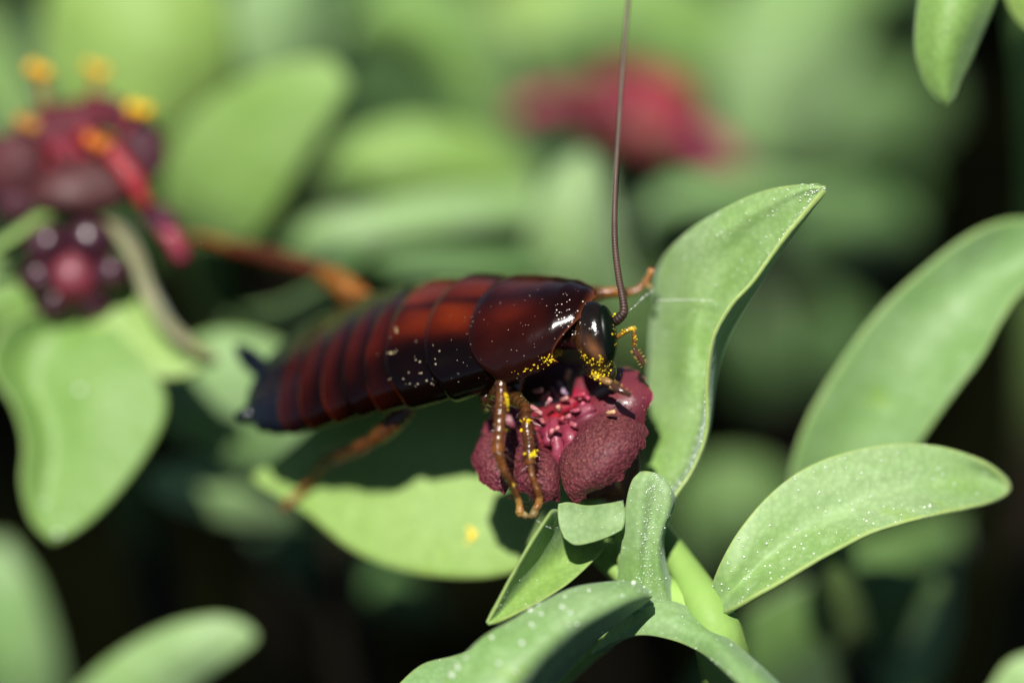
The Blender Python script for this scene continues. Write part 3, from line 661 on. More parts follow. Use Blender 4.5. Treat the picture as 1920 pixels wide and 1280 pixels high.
# right front leg
leg([([(965, 670, 2.2), (966, 705, 1.9), (962, 742, 1.5)], [.6, .5, .3], (.045, .022, .006)),
     ([(960, 744, 1.5), (970, 752, .6), (985, 761, -.3)], [.3, .32, .24], (.055, .026, .007)),
     ([(984, 760, -.3), (988, 790, -.8), (992, 825, -1.1), (995, 858, -1.3)], [.24, .26, .24, .22], AMB),
     ([(995, 858, -1.3), (996, 868, -1.3)], [.24, .22], (.20, .07, .012)),
     ([(996, 868, -1.3), (998, 888, -1.4), (1003, 905, -1.4)], [.16, .16, .13], AMB),
     ([(1003, 905, -1.4), (1008, 918, -1.4), (1012, 930, -1.3)], [.15, .17, .14], AMB),
     ([(1012, 930, -1.3), (1011, 943, -1.2), (1004, 955, -1.1)], [.14, .17, .17], (.32, .14, .03)),
     ([(1006, 952, -1.1), (1002, 962, -1.1), (994, 966, -1.0)], [.18, .2, .12], PALE)])
# left front leg reaching to the tall leaf
leg([([(1060, 585, 4.0), (1100, 556, 4.2), (1130, 549, 4.2)], [.5, .45, .28], AMB),
     ([(1128, 550, 4.2), (1150, 548, 4.0), (1178, 549, 3.9)], [.26, .24, .2], (.33, .12, .02)),
     ([(1176, 549, 3.9), (1192, 545, 3.8), (1206, 535, 3.7)], [.17, .16, .15], (.36, .15, .04)),
     ([(1206, 535, 3.7), (1216, 520, 3.5), (1222, 506, 3.3)], [.15, .14, .14], (.40, .18, .06)),
     ([(1216, 533, 3.6), (1220, 538, 3.2)], [.12, .1], PALE)])
# right hind leg
leg([([(800, 722, 4.5), (785, 742, 4.2), (768, 758, 4.1)], [.6, .55, .4], (.2, .085, .02)),
     ([(775, 752, 4.2), (745, 785, 4.4), (715, 812, 4.8), (700, 822, 5.0)], [.42, .5, .45, .3], AMB),
     ([(703, 823, 5.0), (672, 838, 6.0), (640, 848, 7.0), (606, 862, 8.0)], [.3, .34, .3, .24], (.12, .036, .010)),
     ([(606, 862, 8.0), (592, 888, 9.0), (574, 912, 9.6)], [.2, .18, .17], (.28, .10, .02)),
     ([(574, 912, 9.6), (556, 930, 9.9), (538, 946, 10.0), (528, 955, 10.1)], [.18, .2, .2, .16], (.36, .15, .03))])
# left hind leg
leg([([(720, 605, 9.5), (690, 575, 10.5), (655, 555, 11.5)], [.6, .5, .4], (.06, .02, .006)),
     ([(690, 570, 10.8), (655, 546, 11.8), (618, 520, 12.8), (600, 508, 13.2)], [.5, .62, .56, .36], (.30, .11, .012)),
     ([(604, 508, 13.2), (548, 490, 14.0), (480, 472, 15.0), (432, 460, 15.6)], [.36, .42, .38, .28], (.085, .018, .006)),
     ([(432, 460, 15.6), (395, 450, 16.0), (365, 444, 16.3)], [.22, .18, .16], (.24, .09, .02)),
     ([(365, 444, 16.3), (345, 448, 16.4), (325, 462, 16.2)], [.17, .16, .13], (.28, .12, .03))])
# left middle leg (behind the body)
leg([([(880, 600, 6.5), (870, 580, 8.0), (860, 580, 9.0)], [.5, .42, .3], AMB),
     ([(860, 580, 9.0), (840, 640, 10.5), (830, 690, 10.5)], [.28, .26, .2], AMB),
     ([(830, 690, 10.5), (815, 730, 9.8), (800, 750, 9.2)], [.17, .15, .13], AMB)])
body = bd.build('body', LIMB, roach)

# eye
V, F, U_ = ball(hc+side*.50+fr*np.sign(fr@(-FWD))*.06-long_*.10, (.46, .70, 1.30), 20, 24, np.stack([side, fr, long_]))
mesh_obj('eye', V, F, EYE, roach, cols=np.repeat(np.array([(.002, .0045, .002)]), len(V), 0))
# spines
sp = MB()
def spine(p, d, ln=.5, r=.05):
    p = cw(p); d = cb(d); d /= np.linalg.norm(d); V, F, t = tube(np.array([p-d*.1, p+d*ln*.5, p+d*ln]), [r, r*.6, .006], 5, 5); sp.add(V, F, (.04, .011, .006))
for x, y, d, dr, ln in [(932, 805, -1.9, (-1, -.25, .1), .42), (931, 824, -1.9, (-1, -.8, .1), .45), (930, 845, -1.9, (-.8, -1, .2), .62), (942, 850, -1.9, (1, -.7, .2), .75), (940, 838, -1.9, (.9, -.4, .4), .4),
                        (938, 872, -1.8, (-.9, -.8, .2), .5), (942, 795, -1.8, (.8, .4, .3), .3), (932, 780, -1.7, (-.9, .5, .2), .3),
                        (990, 772, -.8, (1, .2, .3), .6), (991, 780, -.9, (1, -.3, .3), .7), (994, 788, -1, (.9, -.5, .3), .75), (986, 800, -1, (-1, .1, .2), .4), (996, 815, -1.1, (1, .3, .2), .4), (988, 832, -1.2, (-1, -.2, .2), .4),
                        (998, 835, -1.2, (1, .1, .3), .45), (998, 850, -1.3, (.9, -.5, .3), .5), (999, 862, -1.3, (.8, -.8, .3), .55), (990, 862, -1.3, (-1, -.1, .2), .8), (992, 872, -1.3, (-.8, -.6, .2), .6), (980, 770, -.5, (-.9, -.6, .3), .4)]:
    spine((x, y, d), dr, ln)
for k in range(9):
    f = k/8; x, y, d = 700-95*f, 824+38*f, 5+3*f; spine((x, y+8, d), (-.5, -1, .2), .55, .05)
    x, y, d = 600-165*f, 508-48*f, 13.2+2.4*f; spine((x, y-8, d), (-.7, .9 if k % 2 else -.9, .2), .7, .06)
for k in range(120):
    r_ = rng.uniform(size=4); leg_pts = [[(939, 725, -1.6), (935, 840, -2.1)], [(937, 850, -2.0), (975, 955, -1.3)], [(986, 765, -.8), (995, 860, -1.5)], [(997, 872, -1.5), (1010, 945, -1.3)]][k % 4]
    p = np.array(leg_pts[0])*(1-r_[0])+np.array(leg_pts[1])*r_[0]; sgn = 1 if r_[1] > .5 else -1
    spine((p[0]+sgn*7, p[1], p[2]+.1), (sgn, -.5+r_[2], .4), .2+.2*r_[3], .02)
so_ = sp.build('leg_bristles', LIMB, roach); so_['kind'] = 'stuff'
# cerci and tail points
for P, R in [([(515, 712, 9.6), (488, 690, 10.0), (462, 666, 10.4), (444, 648, 10.6)], [.34, .50, .46, .18]), ([(535, 760, 8.4), (505, 768, 8.2), (470, 776, 7.4), (444, 780, 7.2)], [.36, .46, .46, .2])]:
    V, F, t = tube(cw(np.array(P, float)), R, 10, 24); mesh_obj('cercus', V, F, CHITIN, roach, cols=np.repeat(TAIL[None]*.8, len(V), 0))
for P, R in [([(520, 715, 9.2), (490, 728, 9.3), (468, 735, 9.3)], [.9, .65, .14]), ([(535, 780, 8.2), (512, 795, 8.0), (500, 802, 8.0)], [.7, .45, .12])]:
    V, F, t = tube(cw(np.array(P, float)), R, 10, 18); mesh_obj('tail_lobe', V, F, CHITIN, roach, cols=np.repeat(TAIL[None]*.8, len(V), 0))
# antenna: ringed whip
AP = cw([(1151, 604, .1), (1160, 597, -.1), (1169, 586, -.2), (1169, 568, -.2), (1161, 525, 0), (1154, 470, .3), (1152, 420, .6), (1154, 340, 1.2), (1160, 240, 1.9), (1166, 150, 2.6), (1172, 70, 3.2), (1180, -20, 3.9), (1192, -160, 5)])
nn_ = 900; Q = cat(AP, nn_); sl = np.linspace(0, 1, nn_)
rad = np.interp(sl, [0, .015, .03, .08, .3, .6, 1], [.2, .22, .2, .155, .125, .105, .075])
ringf = (np.arange(nn_) % 6)/6; rad2 = rad*(1+.13*np.sin(ringf*math.pi)**.7-.05)
T = np.gradient(Q, axis=0); T /= np.linalg.norm(T, axis=1)[:, None]; a = np.cross(T[0], [0, .3, 1]); AVs = []
for i in range(nn_):
    a = a-T[i]*(a@T[i]); a /= np.linalg.norm(a); b = np.cross(T[i], a); th = np.linspace(0, 2*math.pi, 8, endpoint=False)
    AVs.append(Q[i]+rad2[i]*(np.cos(th)[:, None]*a+np.sin(th)[:, None]*b))
AVs = np.concatenate(AVs); acol = np.array((.045, .020, .012))*(.5+.8*np.sin(ringf*math.pi))[:, None]; acol = mixcol(acol, acol+np.array((.05, .045, .035)), sl*1.2)
acol[:30] *= .45
mesh_obj('antenna', AVs, grid_faces(nn_, 8, wrap=True)+[[i for i in range(8)][::-1]], ANT, roach, cols=np.repeat(acol, 8, 0))
# palps
def palp(segs):
    mb = MB()
    for P, R, c in segs: V, F, t = tube(cw(np.array(P, float)), R, 10, 16); mb.add(V+vnoise(V, 5, 3)[:, None]*.015, F, c)
    return mb.build('palp', LIMB, roach)
palp([([(1154, 634, -.1), (1166, 626, -.4), (1178, 619, -.6)], [.10, .12, .11], (.20, .10, .015)), ([(1178, 618, -.6), (1187, 616, -.6), (1189, 622, -.6)], [.1, .11, .1], (.36, .22, .03)),
      ([(1188, 620, -.6), (1190, 634, -.5), (1189, 650, -.4)], [.09, .11, .09], (.16, .06, .012)), ([(1188, 652, -.4), (1196, 666, -.3), (1208, 684, -.3)], [.06, .14, .04], (.06, .025, .015))])
palp([([(1112, 700, -.1), (1120, 706, -.3), (1126, 710, -.4)], [.14, .2, .16], (.25, .17, .03)), ([(1124, 710, -.4), (1136, 713, -.6), (1146, 718, -.7)], [.13, .17, .15], (.19, .10, .03)),
      ([(1147, 719, -.7), (1158, 728, -.9), (1170, 735, -1.0), (1181, 741, -1.0)], [.09, .15, .14, .10], (.05, .02, .013))])
pb = MB(); sp = pb
for k in range(46):
    f = rng.uniform(); x, y, d = (1147+34*f, 719+22*f, -.8-.2*f) if k % 2 else (1188+20*f, 652+32*f, -.4)
    s_ = 1 if rng.uniform() > .5 else -1; dd = (s_*.6, s_*.75, .2) if k % 2 else (s_*.85, s_*.45, .2)
    p0 = cw((x+s_*3, y-s_*4, d)); dv_ = cb(dd); V, F, t = tube(np.array([p0, p0+dv_*.06, p0+dv_*.13]), [.014, .01, .004], 4, 4); pb.add(V, F, (.4, .2, .04))
o_ = pb.build('palp_bristles', LIMB, roach); o_['kind'] = 'stuff'

# ------------------------------------------------------------------ pollen
bpy.context.view_layer.update()
deps = bpy.context.evaluated_depsgraph_get()
def hit(px_, py_, fall=0.):
    """point of the scene seen along a photo pixel (used to lay grains on surfaces)"""
    p = cw((px_, py_, 0.)); d = (p-CAM); d /= np.linalg.norm(d)
    ok, loc, nor, *_ = scene.ray_cast(deps, Vector(CAM*MM), Vector(d), distance=.24)
    return (np.array(loc)/MM, np.array(nor)) if ok else (None, None)
pol = MB(); IV, IF = ico(); r = np.random.default_rng(11)
def grains(cx, cy, sx, sy, n, ang=0, r0=.028, r1=.06, heap=.12, c=(.72, .50, .012)):
    ca, sa = math.cos(math.radians(ang)), math.sin(math.radians(ang))
    for _ in range(n):
        a, b = r.normal()*sx*.5, r.normal()*sy*.5; x, y = cx+a*ca+b*sa, cy-a*sa+b*ca
        p, nr = hit(x, y)
        if p is None or np.linalg.norm(p-cw((cx, cy, 0))) > 4: continue
        q_ = r0+(r1-r0)*r.uniform()**2; pol.add(p+nr*(q_*.5+heap*r.uniform()**2)+IV*q_, IF, np.array(c)*r.uniform(.75, 1.15))
grains(1036, 670, 18, 11, 60, 30); grains(1022, 678, 14, 10, 40, 20); grains(1048, 662, 10, 6, 16, 30); grains(1006, 687, 9, 6, 12); grains(982, 697, 18, 4, 16, 14)
grains(1092, 668, 24, 7, 46, -35); grains(1104, 678, 22, 8, 60, -25); grains(1080, 660, 8, 5, 12, -30); grains(1148, 684, 24, 6, 50, 52); grains(1140, 692, 16, 7, 30, 45)
grains(1128, 672, 7, 8, 16); grains(1124, 680, 6, 6, 10); grains(1142, 666, 3, 3, 4); grains(1121, 702, 16, 10, 60); grains(1150, 600, 4, 50, 8); grains(1154, 640, 4, 26, 16)
grains(1186, 616, 9, 4, 16, 0, .02, .04); grains(1175, 620, 9, 4, 10, 25, .02, .04); grains(1190, 640, 4, 14, 8, 0, .02, .035)
grains(950, 752, 6, 14, 26); grains(952, 806, 5, 5, 16); grains(998, 716, 5, 8, 14); grains(990, 788, 9, 5, 16); grains(980, 806, 3, 3, 4); grains(996, 852, 8, 5, 20); grains(1002, 846, 6, 5, 10); grains(962, 906, 4, 4, 6, 0, .02, .035)
grains(742, 628, 8, 16, 6, 0, .03, .07, c=(.5, .42, .22)); grains(735, 662, 10, 5, 5, 0, .04, .09, c=(.5, .42, .22))
# pale dust on the plates and the flower
for _ in range(70):
    x, y = r.uniform(840, 1100), r.uniform(540, 715); p, nr = hit(x, y)
    if p is not None and p[2] > 55: q_ = r.uniform(.008, .022); pol.add(p+nr*q_*.5+IV*q_, IF, (.45, .36, .26))
for _ in range(60):
    x, y = r.normal(1066, 22), r.normal(602, 22); p, nr = hit(x, y)
    if p is not None: q_ = r.uniform(.01, .04); pol.add(p+nr*q_*.5+IV*q_, IF, (.7, .62, .55))
for _ in range(110):
    x, y = r.uniform(900, 1215), r.uniform(740, 940); p, nr = hit(x, y)
    if p is not None: q_ = r.uniform(.010, .026); pol.add(p+nr*q_*.5+IV*q_, IF, (.50, .34, .22))
for _ in range(26):
    x, y = r.normal(775, 30), (r.normal(715, 9) if _ < 15 else r.normal(660, 22)); p, nr = hit(x, y)
    if p is not None: q_ = r.uniform(.015, .055); pol.add(p+nr*q_*.5+IV*q_, IF, (.36, .29, .2))
po = pol.build('pollen', POLLEN); tag(po, 'loose yellow pollen grains sticking to the cockroach and flower', 'pollen', kind='stuff')
p, nr = hit(880, 1000)
if p is not None:
    mb = MB(); 
    for _ in range(26): q_ = r.uniform(.08, .16); mb.add(p+nr*(.25+r.normal()*.12)+r.normal(size=3)*.16+IV*q_, IF, (.8, .52, .02))
    tag(mb.build('pollen_clump', POLLEN), 'single yellow pollen clump lying on the pale leaf under the cockroach', 'pollen')

# ------------------------------------------------------------------ silk
def silk(P, label, nb, rmin=.015, rmax=.045, seed=0):
    C = cat(cw(np.array(P, float)), 60); V, F, t = tube(C, np.full(60, .006), 4, 60); mb = MB(); mb.add(V, F); rr_ = np.random.default_rng(seed)
    for k in range(nb):
        f = (k+.5+rr_.uniform(-.3, .3))/nb; p = C[int(f*59)]; mb.add(p+IV*rr_.uniform(rmin, rmax), IF)
    tag(mb.build('silk_thread', SILK), label, 'silk thread', 'beaded silk threads')
silk([(1170, 589, -.2), (1190, 574, .9), (1208, 556, 1.9), (1228, 542, 2.5)], 'beaded silk thread from the antenna base to the tall leaf', 9, seed=1)
silk([(1232, 563, 2.5), (1265, 562, 2.7), (1300, 562, 2.6), (1338, 563, 2.2)], 'beaded silk thread lying straight across the tall leaf', 34, .012, .024, seed=2)
silk([(1192, 830, .4), (1198, 845, 1.0), (1199, 862, 1.6), (1202, 886, 2.2)], 'short beaded silk thread hanging below the right edge of the flower', 8, .012, .026, seed=3)
silk([(992, 966, -1), (1008, 976, -1), (1022, 985, -1), (1034, 990, -.9)], 'short beaded silk thread between the front feet and the small folded leaf', 6, .01, .022, seed=4)

# ------------------------------------------------------------------ second plane: left shoot with its flower
def blob(c, rx, ry, rot, dep, colr, parent, mat, name='petal', tilt=0., seed=0, nub=.05):
    """cushion-like lobe centred on a photo pixel; rx, ry in photo px, dep = thickness mm"""
    p = cw(c); k = WIDTH/1920*(DIST+c[2])/DIST; a = math.radians(rot); ct, s_ = math.cos(math.radians(tilt)), math.sin(math.radians(tilt))
    e1 = cb((math.cos(a), math.sin(a), 0)); e2 = cb((-math.sin(a)*ct, math.cos(a)*ct, -s_)); e3 = np.cross(e1, e2)
    V, F, U_ = ball(p, (rx*k, ry*k, dep), 16, 22, np.stack([e1, e2, e3])); V = V+(V-p)*(vnoise(U_, 2.5, seed)*nub*2)[:, None]
    return mesh_obj(name, V, F, mat, parent, cols=np.repeat(np.array(colr)[None], len(V), 0))

lp = cw((150, 430, 17)); lb = lp.copy(); lb[2] = 0; lb[1] += 6
left = thing('spurge_shoot', 'spurge shoot bearing a maroon flower with yellow anthers above a round dark bud', 'plant', lb, 'spurge shoots')
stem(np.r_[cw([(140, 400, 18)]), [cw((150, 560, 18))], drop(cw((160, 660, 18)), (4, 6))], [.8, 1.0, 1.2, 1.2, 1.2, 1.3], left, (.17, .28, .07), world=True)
V, F, U_ = ball(cw((165, 330, 16.5)), (2.6, 2.2, 1.9), 12, 16)
fl2 = mesh_obj('flower', V+vnoise(V, 1.5, 2)[:, None]*.15, F, PETAL_S, left, cols=np.repeat(np.array([(.16, .012, .02)]), len(V), 0)); fl2['label'] = 'maroon flower with yellow anthers'
PUR = (.075, .016, .028)
for i, (c, rx, ry, ro, dp, cc, ti) in enumerate([((150, 350, 14.4), 98, 56, 8, .8, (.105, .03, .03), 25), ((18, 310, 15.2), 70, 60, 40, .8, (.10, .022, .026), 15), ((110, 235, 17.0), 95, 48, 12, .8, (.13, .014, .026), 40),
                                                ((262, 270, 16.6), 48, 66, 20, .8, PUR, 20), ((205, 215, 17.6), 60, 36, -20, .7, (.13, .012, .026), 30), ((298, 412, 14.8), 46, 30, -30, .7, (.11, .018, .045), 20),
                                                ((30, 385, 14.4), 40, 30, 0, .6, PUR, 10)]):
    blob(c, rx, ry, ro, dp, tuple(x*.55 for x in cc), fl2, PETAL_R, 'petal', ti, i)
for P, R, cc in [([(150, 250, 15), (205, 285, 14.2), (245, 330, 13.8), (275, 385, 13.8)], [.35, .5, .52, .35], (.24, .007, .012)), ([(90, 270, 15.5), (120, 285, 14.6), (135, 300, 14.4)], [.35, .5, .35], (.15, .010, .02)),
                 ([(300, 420, 14.6), (325, 450, 14.4), (345, 485, 14.4)], [.35, .45, .3], (.24, .02, .045))]:
    ridge(P, R, cc, fl2, 'ridge')
for (x, y, d, bx, by, cc) in [(72, 135, 15.5, 90, 215, (.6, .30, .012)), (180, 132, 17, 170, 215, (.55, .32, .02)), (262, 205, 15.4, 225, 260, (.65, .38, .015)), (52, 232, 14.5, 80, 275, (.38, .18, .04)), (180, 268, 13.6, 175, 300, (.5, .14, .02))]:
    mb = MB(); V, F, t = tube(cw(np.array([(bx, by, d+.8), ((bx+x)/2, (by+y)/2, d+.3), (x, y, d)])), [.14, .13, .12], 7, 10); mb.add(V, F, (.28, .03, .04))
    for dx in (-11, 11):
        V, F, U_ = ball(cw((x+dx, y+dx*.4, d)), .36, 8, 10); mb.add(V+vnoise(V, 3, 4)[:, None]*.06, F, cc)
    mb.build('anther', POLLEN, fl2)
V, F, U_ = ball(cw((138, 520, 13.6)), (1.5, 1.3, 1.3), 12, 14); bud = mesh_obj('bud', V+vnoise(V, 3, 2)[:, None]*.12, F, CRIM, left, cols=np.repeat(np.array([(.13, .011, .022)]), len(V), 0)); bud['label'] = 'round dark purple bud with a red centre'
BUDM = tone_mat('bud_skin', .3, .15, ('noise', 1200, .3, .0001), .5, var=.15)
for i, (x, y, d, rx) in enumerate([(88, 458, 13.2, 44), (168, 450, 13.2, 46), (207, 512, 13.0, 38), (74, 522, 13.0, 38), (100, 562, 13.9, 44), (168, 560, 14.1, 46)]):
    blob((x, y, d), rx, rx*.95, 0, .95, (.035, .008, .014), bud, BUDM, 'bud_scale', 0, i, .04)

def L(rails, mat=LEAF_Y, parent=left, **k):
    k.setdefault('th', .5); k.setdefault('nu', 32); k.setdefault('nv', 15); k.setdefault('wave', .2); return leaf(rails, mat, parent, **k)
# big pointed leaf at the left
L([[(130, 590, 14), (60, 590, 13), (10, 620, 12.4), (-10, 680, 12.0), (30, 755, 11.6), (48, 830, 11.4), (42, 905, 11.2), (62, 980, 11.2), (98, 1016, 11.4)],
   [(150, 600, 14.6), (90, 620, 14), (60, 665, 13.6), (60, 720, 13.3), (90, 785, 12.8), (95, 850, 12.4), (85, 920, 12), (88, 985, 11.5), (99, 1016, 11.4)],
   [(165, 605, 14.4), (150, 640, 13.6), (150, 690, 13.0), (160, 745, 12.4), (170, 805, 12), (155, 870, 11.8), (125, 935, 11.6), (105, 990, 11.4), (100, 1017, 11.4)],
   [(200, 605, 13.8), (240, 640, 12.8), (285, 690, 12.2), (312, 750, 11.8), (300, 805, 11.5), (245, 890, 11.2), (180, 965, 11.1), (130, 1003, 11.2), (101, 1017, 11.4)]], seed=41, nu=44, nv=21, specks=3, rs=(.1, .2))
# smaller leaf right of the bud
L([[(240, 520, 15), (262, 560, 14.6), (300, 610, 14.2), (350, 650, 13.8), (412, 668, 13.5)],
   [(200, 560, 14.6), (215, 605, 14), (260, 650, 13.6), (330, 680, 13.4), (412, 670, 13.4)],
   [(170, 600, 14.4), (185, 650, 13.6), (240, 692, 13.2), (325, 708, 13.0), (412, 678, 13.4)]], seed=42)
# narrow curled leaf seen edge-on
L([[(190, 408, 14.6), (225, 422, 14.0), (262, 462, 13.6), (288, 530, 13.2), (318, 590, 12.8), (360, 636, 12.6), (405, 668, 12.6)],
   [(200, 430, 14.4), (222, 452, 13.4), (250, 500, 12.8), (276, 560, 12.4), (308, 615, 12.2), (352, 650, 12.3), (404, 671, 12.5)],
   [(212, 425, 15.6), (236, 445, 15.0), (262, 490, 14.6), (286, 552, 14.2), (316, 606, 13.9), (358, 646, 13.5), (404, 673, 12.8)]],
  leaf_mat('leaf_withered', (.26, .28, .12), (.34, .30, .18), (.36, .28, .16), .2), seed=43)
L([[(110, 390, 15), (60, 405, 14.2), (10, 440, 13.8), (-40, 470, 13.6)], [(108, 404, 14.6), (60, 425, 13.6), (10, 458, 13.2), (-40, 482, 13.2)], [(106, 418, 15), (60, 446, 14.2), (10, 476, 13.8), (-40, 496, 13.6)]], seed=44)
L([[(150, 600, 16.4), (80, 560, 16.2), (20, 500, 16), (-60, 480, 16)], [(130, 640, 16.4), (60, 600, 16), (0, 560, 15.6), (-60, 540, 15.6)], [(100, 660, 17), (30, 630, 16.4), (-30, 610, 16), (-70, 590, 16)]], seed=45)

# leaves behind the cockroach tail
m2b = cw((470, 860, 30)); m2b[2] = 0
tailsh = thing('spurge_shoot', 'blurred spurge shoot with broad leaves behind the tip of the cockroach abdomen', 'plant', m2b, 'spurge shoots')
L([[(600, 700, 20), (520, 640, 19), (420, 620, 19), (330, 660, 19.5), (290, 720, 20)], [(590, 780, 20), (520, 730, 19), (430, 710, 18.6), (360, 720, 19), (300, 760, 19.6)],
   [(570, 860, 21), (500, 835, 20), (430, 800, 19.4), (360, 790, 19.6), (305, 790, 20)], [(540, 905, 22), (500, 900, 21.4), (440, 870, 20.6), (370, 840, 20.4), (310, 810, 20.2)]], LEAF_G, tailsh, seed=51)
L([[(560, 910, 24), (480, 880, 23), (380, 862, 23), (310, 870, 23), (278, 890, 23)], [(560, 950, 24), (480, 930, 23.2), (380, 910, 22.6), (310, 905, 22.6), (278, 905, 23)], [(560, 985, 25), (480, 985, 24.4), (390, 970, 23.6), (320, 945, 23), (280, 920, 23)]], LEAF_G, tailsh, seed=52)
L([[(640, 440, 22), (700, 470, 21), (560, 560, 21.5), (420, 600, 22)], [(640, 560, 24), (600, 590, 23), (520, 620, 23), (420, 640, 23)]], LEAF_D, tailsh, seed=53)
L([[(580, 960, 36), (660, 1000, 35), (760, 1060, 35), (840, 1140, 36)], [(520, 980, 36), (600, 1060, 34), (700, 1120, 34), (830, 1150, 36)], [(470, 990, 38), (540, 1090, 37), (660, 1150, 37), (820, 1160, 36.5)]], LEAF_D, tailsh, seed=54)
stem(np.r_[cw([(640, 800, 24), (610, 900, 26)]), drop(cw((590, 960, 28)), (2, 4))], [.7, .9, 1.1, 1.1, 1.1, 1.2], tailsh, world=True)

# big leaves upper left
ulb = cw((380, 520, 46)); ulb[2] = 0
ul = thing('spurge_shoot', 'blurred spurge shoot with large bright leaves rising above the anthered flower', 'plant', ulb, 'spurge shoots')
L([[(330, 430, 28), (300, 380, 27), (330, 260, 25), (420, 170, 24), (540, 118, 23), (615, 112, 22.6), (652, 150, 22.5)],
   [(370, 450, 28), (375, 380, 26), (420, 285, 24.4), (490, 210, 23.4), (570, 165, 22.8), (625, 145, 22.6), (652, 152, 22.5)],
   [(420, 455, 27), (440, 400, 25.4), (490, 320, 24), (550, 245, 23.2), (605, 190, 22.8), (635, 162, 22.6), (652, 154, 22.5)],
   [(470, 455, 26), (505, 410, 25), (545, 345, 24), (592, 265, 23.2), (628, 205, 22.8), (648, 170, 22.6), (653, 156, 22.5)]], LEAF_Y, ul, seed=61, nu=40, nv=19)
L([[(150, 330, 34), (90, 200, 32), (70, 80, 31), (110, -60, 30), (180, -140, 30)], [(220, 340, 32), (190, 220, 30), (180, 90, 29), (190, -40, 29), (200, -140, 30)],
   [(280, 330, 32), (300, 220, 30), (310, 100, 29), (290, -30, 29), (230, -140, 30)], [(320, 320, 34), (400, 210, 32), (440, 90, 31), (400, -40, 30), (250, -140, 30)]], LEAF_Y, ul, seed=62, nu=40)
L([[(420, 260, 40), (400, 150, 38), (420, 20, 37), (480, -80, 36)], [(500, 260, 40), (500, 150, 37), (520, 20, 36), (530, -80, 36)], [(560, 240, 41), (610, 140, 39), (630, 20, 38), (580, -80, 36)]], LEAF_G, ul, seed=63)
L([[(120, 300, 40), (60, 200, 40), (10, 100, 40), (-40, 0, 40)], [(80, 320, 42), (0, 240, 41), (-60, 140, 41), (-90, 20, 41)]], LEAF_G, ul, seed=64)
stem(np.r_[cw([(340, 380, 31), (370, 460, 33)]), drop(cw((400, 540, 36)), (2, 4))], [.9, 1.1, 1.2, 1.2, 1.2, 1.2], ul, world=True)

# blurred shoot with the red flower, centre top
bb = cw((1130, 480, 56)); bb[2] = 0
back = thing('spurge_shoot', 'strongly blurred spurge shoot with a drooping crimson flower behind the antenna', 'plant', bb, 'spurge shoots')
V, F, U_ = ball(cw((1190, 215, 44)), (2.8, 1.8, 2.2), 10, 14)
fl3 = mesh_obj('flower', V, F, PETAL_S, back, cols=np.repeat(np.array([(.14, .02, .03)]), len(V), 0)); fl3['label'] = 'blurred crimson flower'
for i, (c, rx, ry, ro, dp, cc, ti) in enumerate([((1240, 180, 42), 75, 48, -28, 1.0, (.20, .010, .024), 20), ((1110, 190, 42.5), 70, 44, 16, 1.0, (.12, .014, .022), 20), ((1010, 195, 43), 55, 24, 18, .7, (.24, .012, .06), 10),
                                                ((1222, 245, 41), 62, 44, -10, 1.0, (.16, .035, .03), 20), ((1330, 275, 42), 62, 30, -28, .8, (.22, .02, .06), 10), ((1150, 240, 42), 40, 36, 0, 1.0, (.10, .012, .018), 10), ((1375, 305, 42), 34, 22, -30, .7, (.16, .016, .06), 0), ((1180, 150, 43.5), 60, 26, 0, .8, (.22, .014, .035), 30)]):
    blob(c, rx, ry, ro, dp, cc, fl3, PETAL_R, 'petal', ti, i)
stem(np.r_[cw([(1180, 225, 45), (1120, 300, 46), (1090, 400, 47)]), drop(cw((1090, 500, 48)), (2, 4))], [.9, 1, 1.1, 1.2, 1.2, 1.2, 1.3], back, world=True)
# leaves of that shoot
L([[(1200, 560, 30), (1170, 470, 28), (1150, 380, 27), (1130, 310, 27), (1105, 285, 27)], [(1090, 570, 28), (1075, 470, 26), (1075, 380, 25.4), (1085, 310, 26), (1095, 284, 27)], [(980, 560, 30), (985, 470, 28), (1010, 380, 27), (1050, 310, 27), (1090, 285, 27)]], LEAF_G, back, seed=71, nu=36, specks=4, rs=(.12, .22))
L([[(1000, 420, 44), (900, 250, 42), (800, 110, 41), (680, 60, 42), (640, 80, 43)], [(960, 360, 44), (900, 180, 41), (820, 50, 40), (720, 10, 41), (650, 50, 43)], [(1010, 330, 46), (970, 160, 44), (900, 20, 43), (760, -50, 43), (660, 20, 43)]], LEAF_Y, back, seed=72, nu=36)
L([[(1000, 300, 36), (900, 250, 34), (780, 230, 33), (660, 260, 33), (600, 320, 34)], [(1010, 350, 35), (900, 310, 33), (780, 295, 32), (670, 310, 32), (600, 330, 34)], [(1010, 400, 36), (900, 380, 34), (790, 370, 33), (680, 370, 33), (605, 345, 34)]], LEAF_Y, back, seed=73, nu=36)
L([[(1010, 350, 30), (880, 350, 28), (740, 370, 27), (600, 400, 27), (500, 440, 28)], [(1010, 410, 29), (880, 420, 27), (750, 435, 26), (610, 450, 26.4), (500, 450, 28)], [(1010, 440, 31), (880, 460, 29), (750, 490, 28), (620, 510, 28), (505, 470, 28)]], LEAF_G, back, seed=74, nu=36)
L([[(1010, 470, 24), (900, 462, 23), (760, 465, 22.6), (680, 490, 23)], [(1010, 510, 23.4), (900, 512, 22.4), (770, 512, 22), (680, 500, 23)], [(1000, 560, 25), (900, 560, 24), (780, 550, 23.6), (690, 515, 23)]], LEAF_D, back, seed=75)
L([[(1180, 420, 40), (1250, 350, 38), (1400, 330, 38), (1560, 350, 40)], [(1190, 440, 39), (1260, 385, 37), (1400, 375, 37), (1560, 365, 40)], [(1190, 450, 41), (1270, 420, 39), (1400, 420, 39), (1560, 380, 40)]], LEAF_G, back, seed=76)

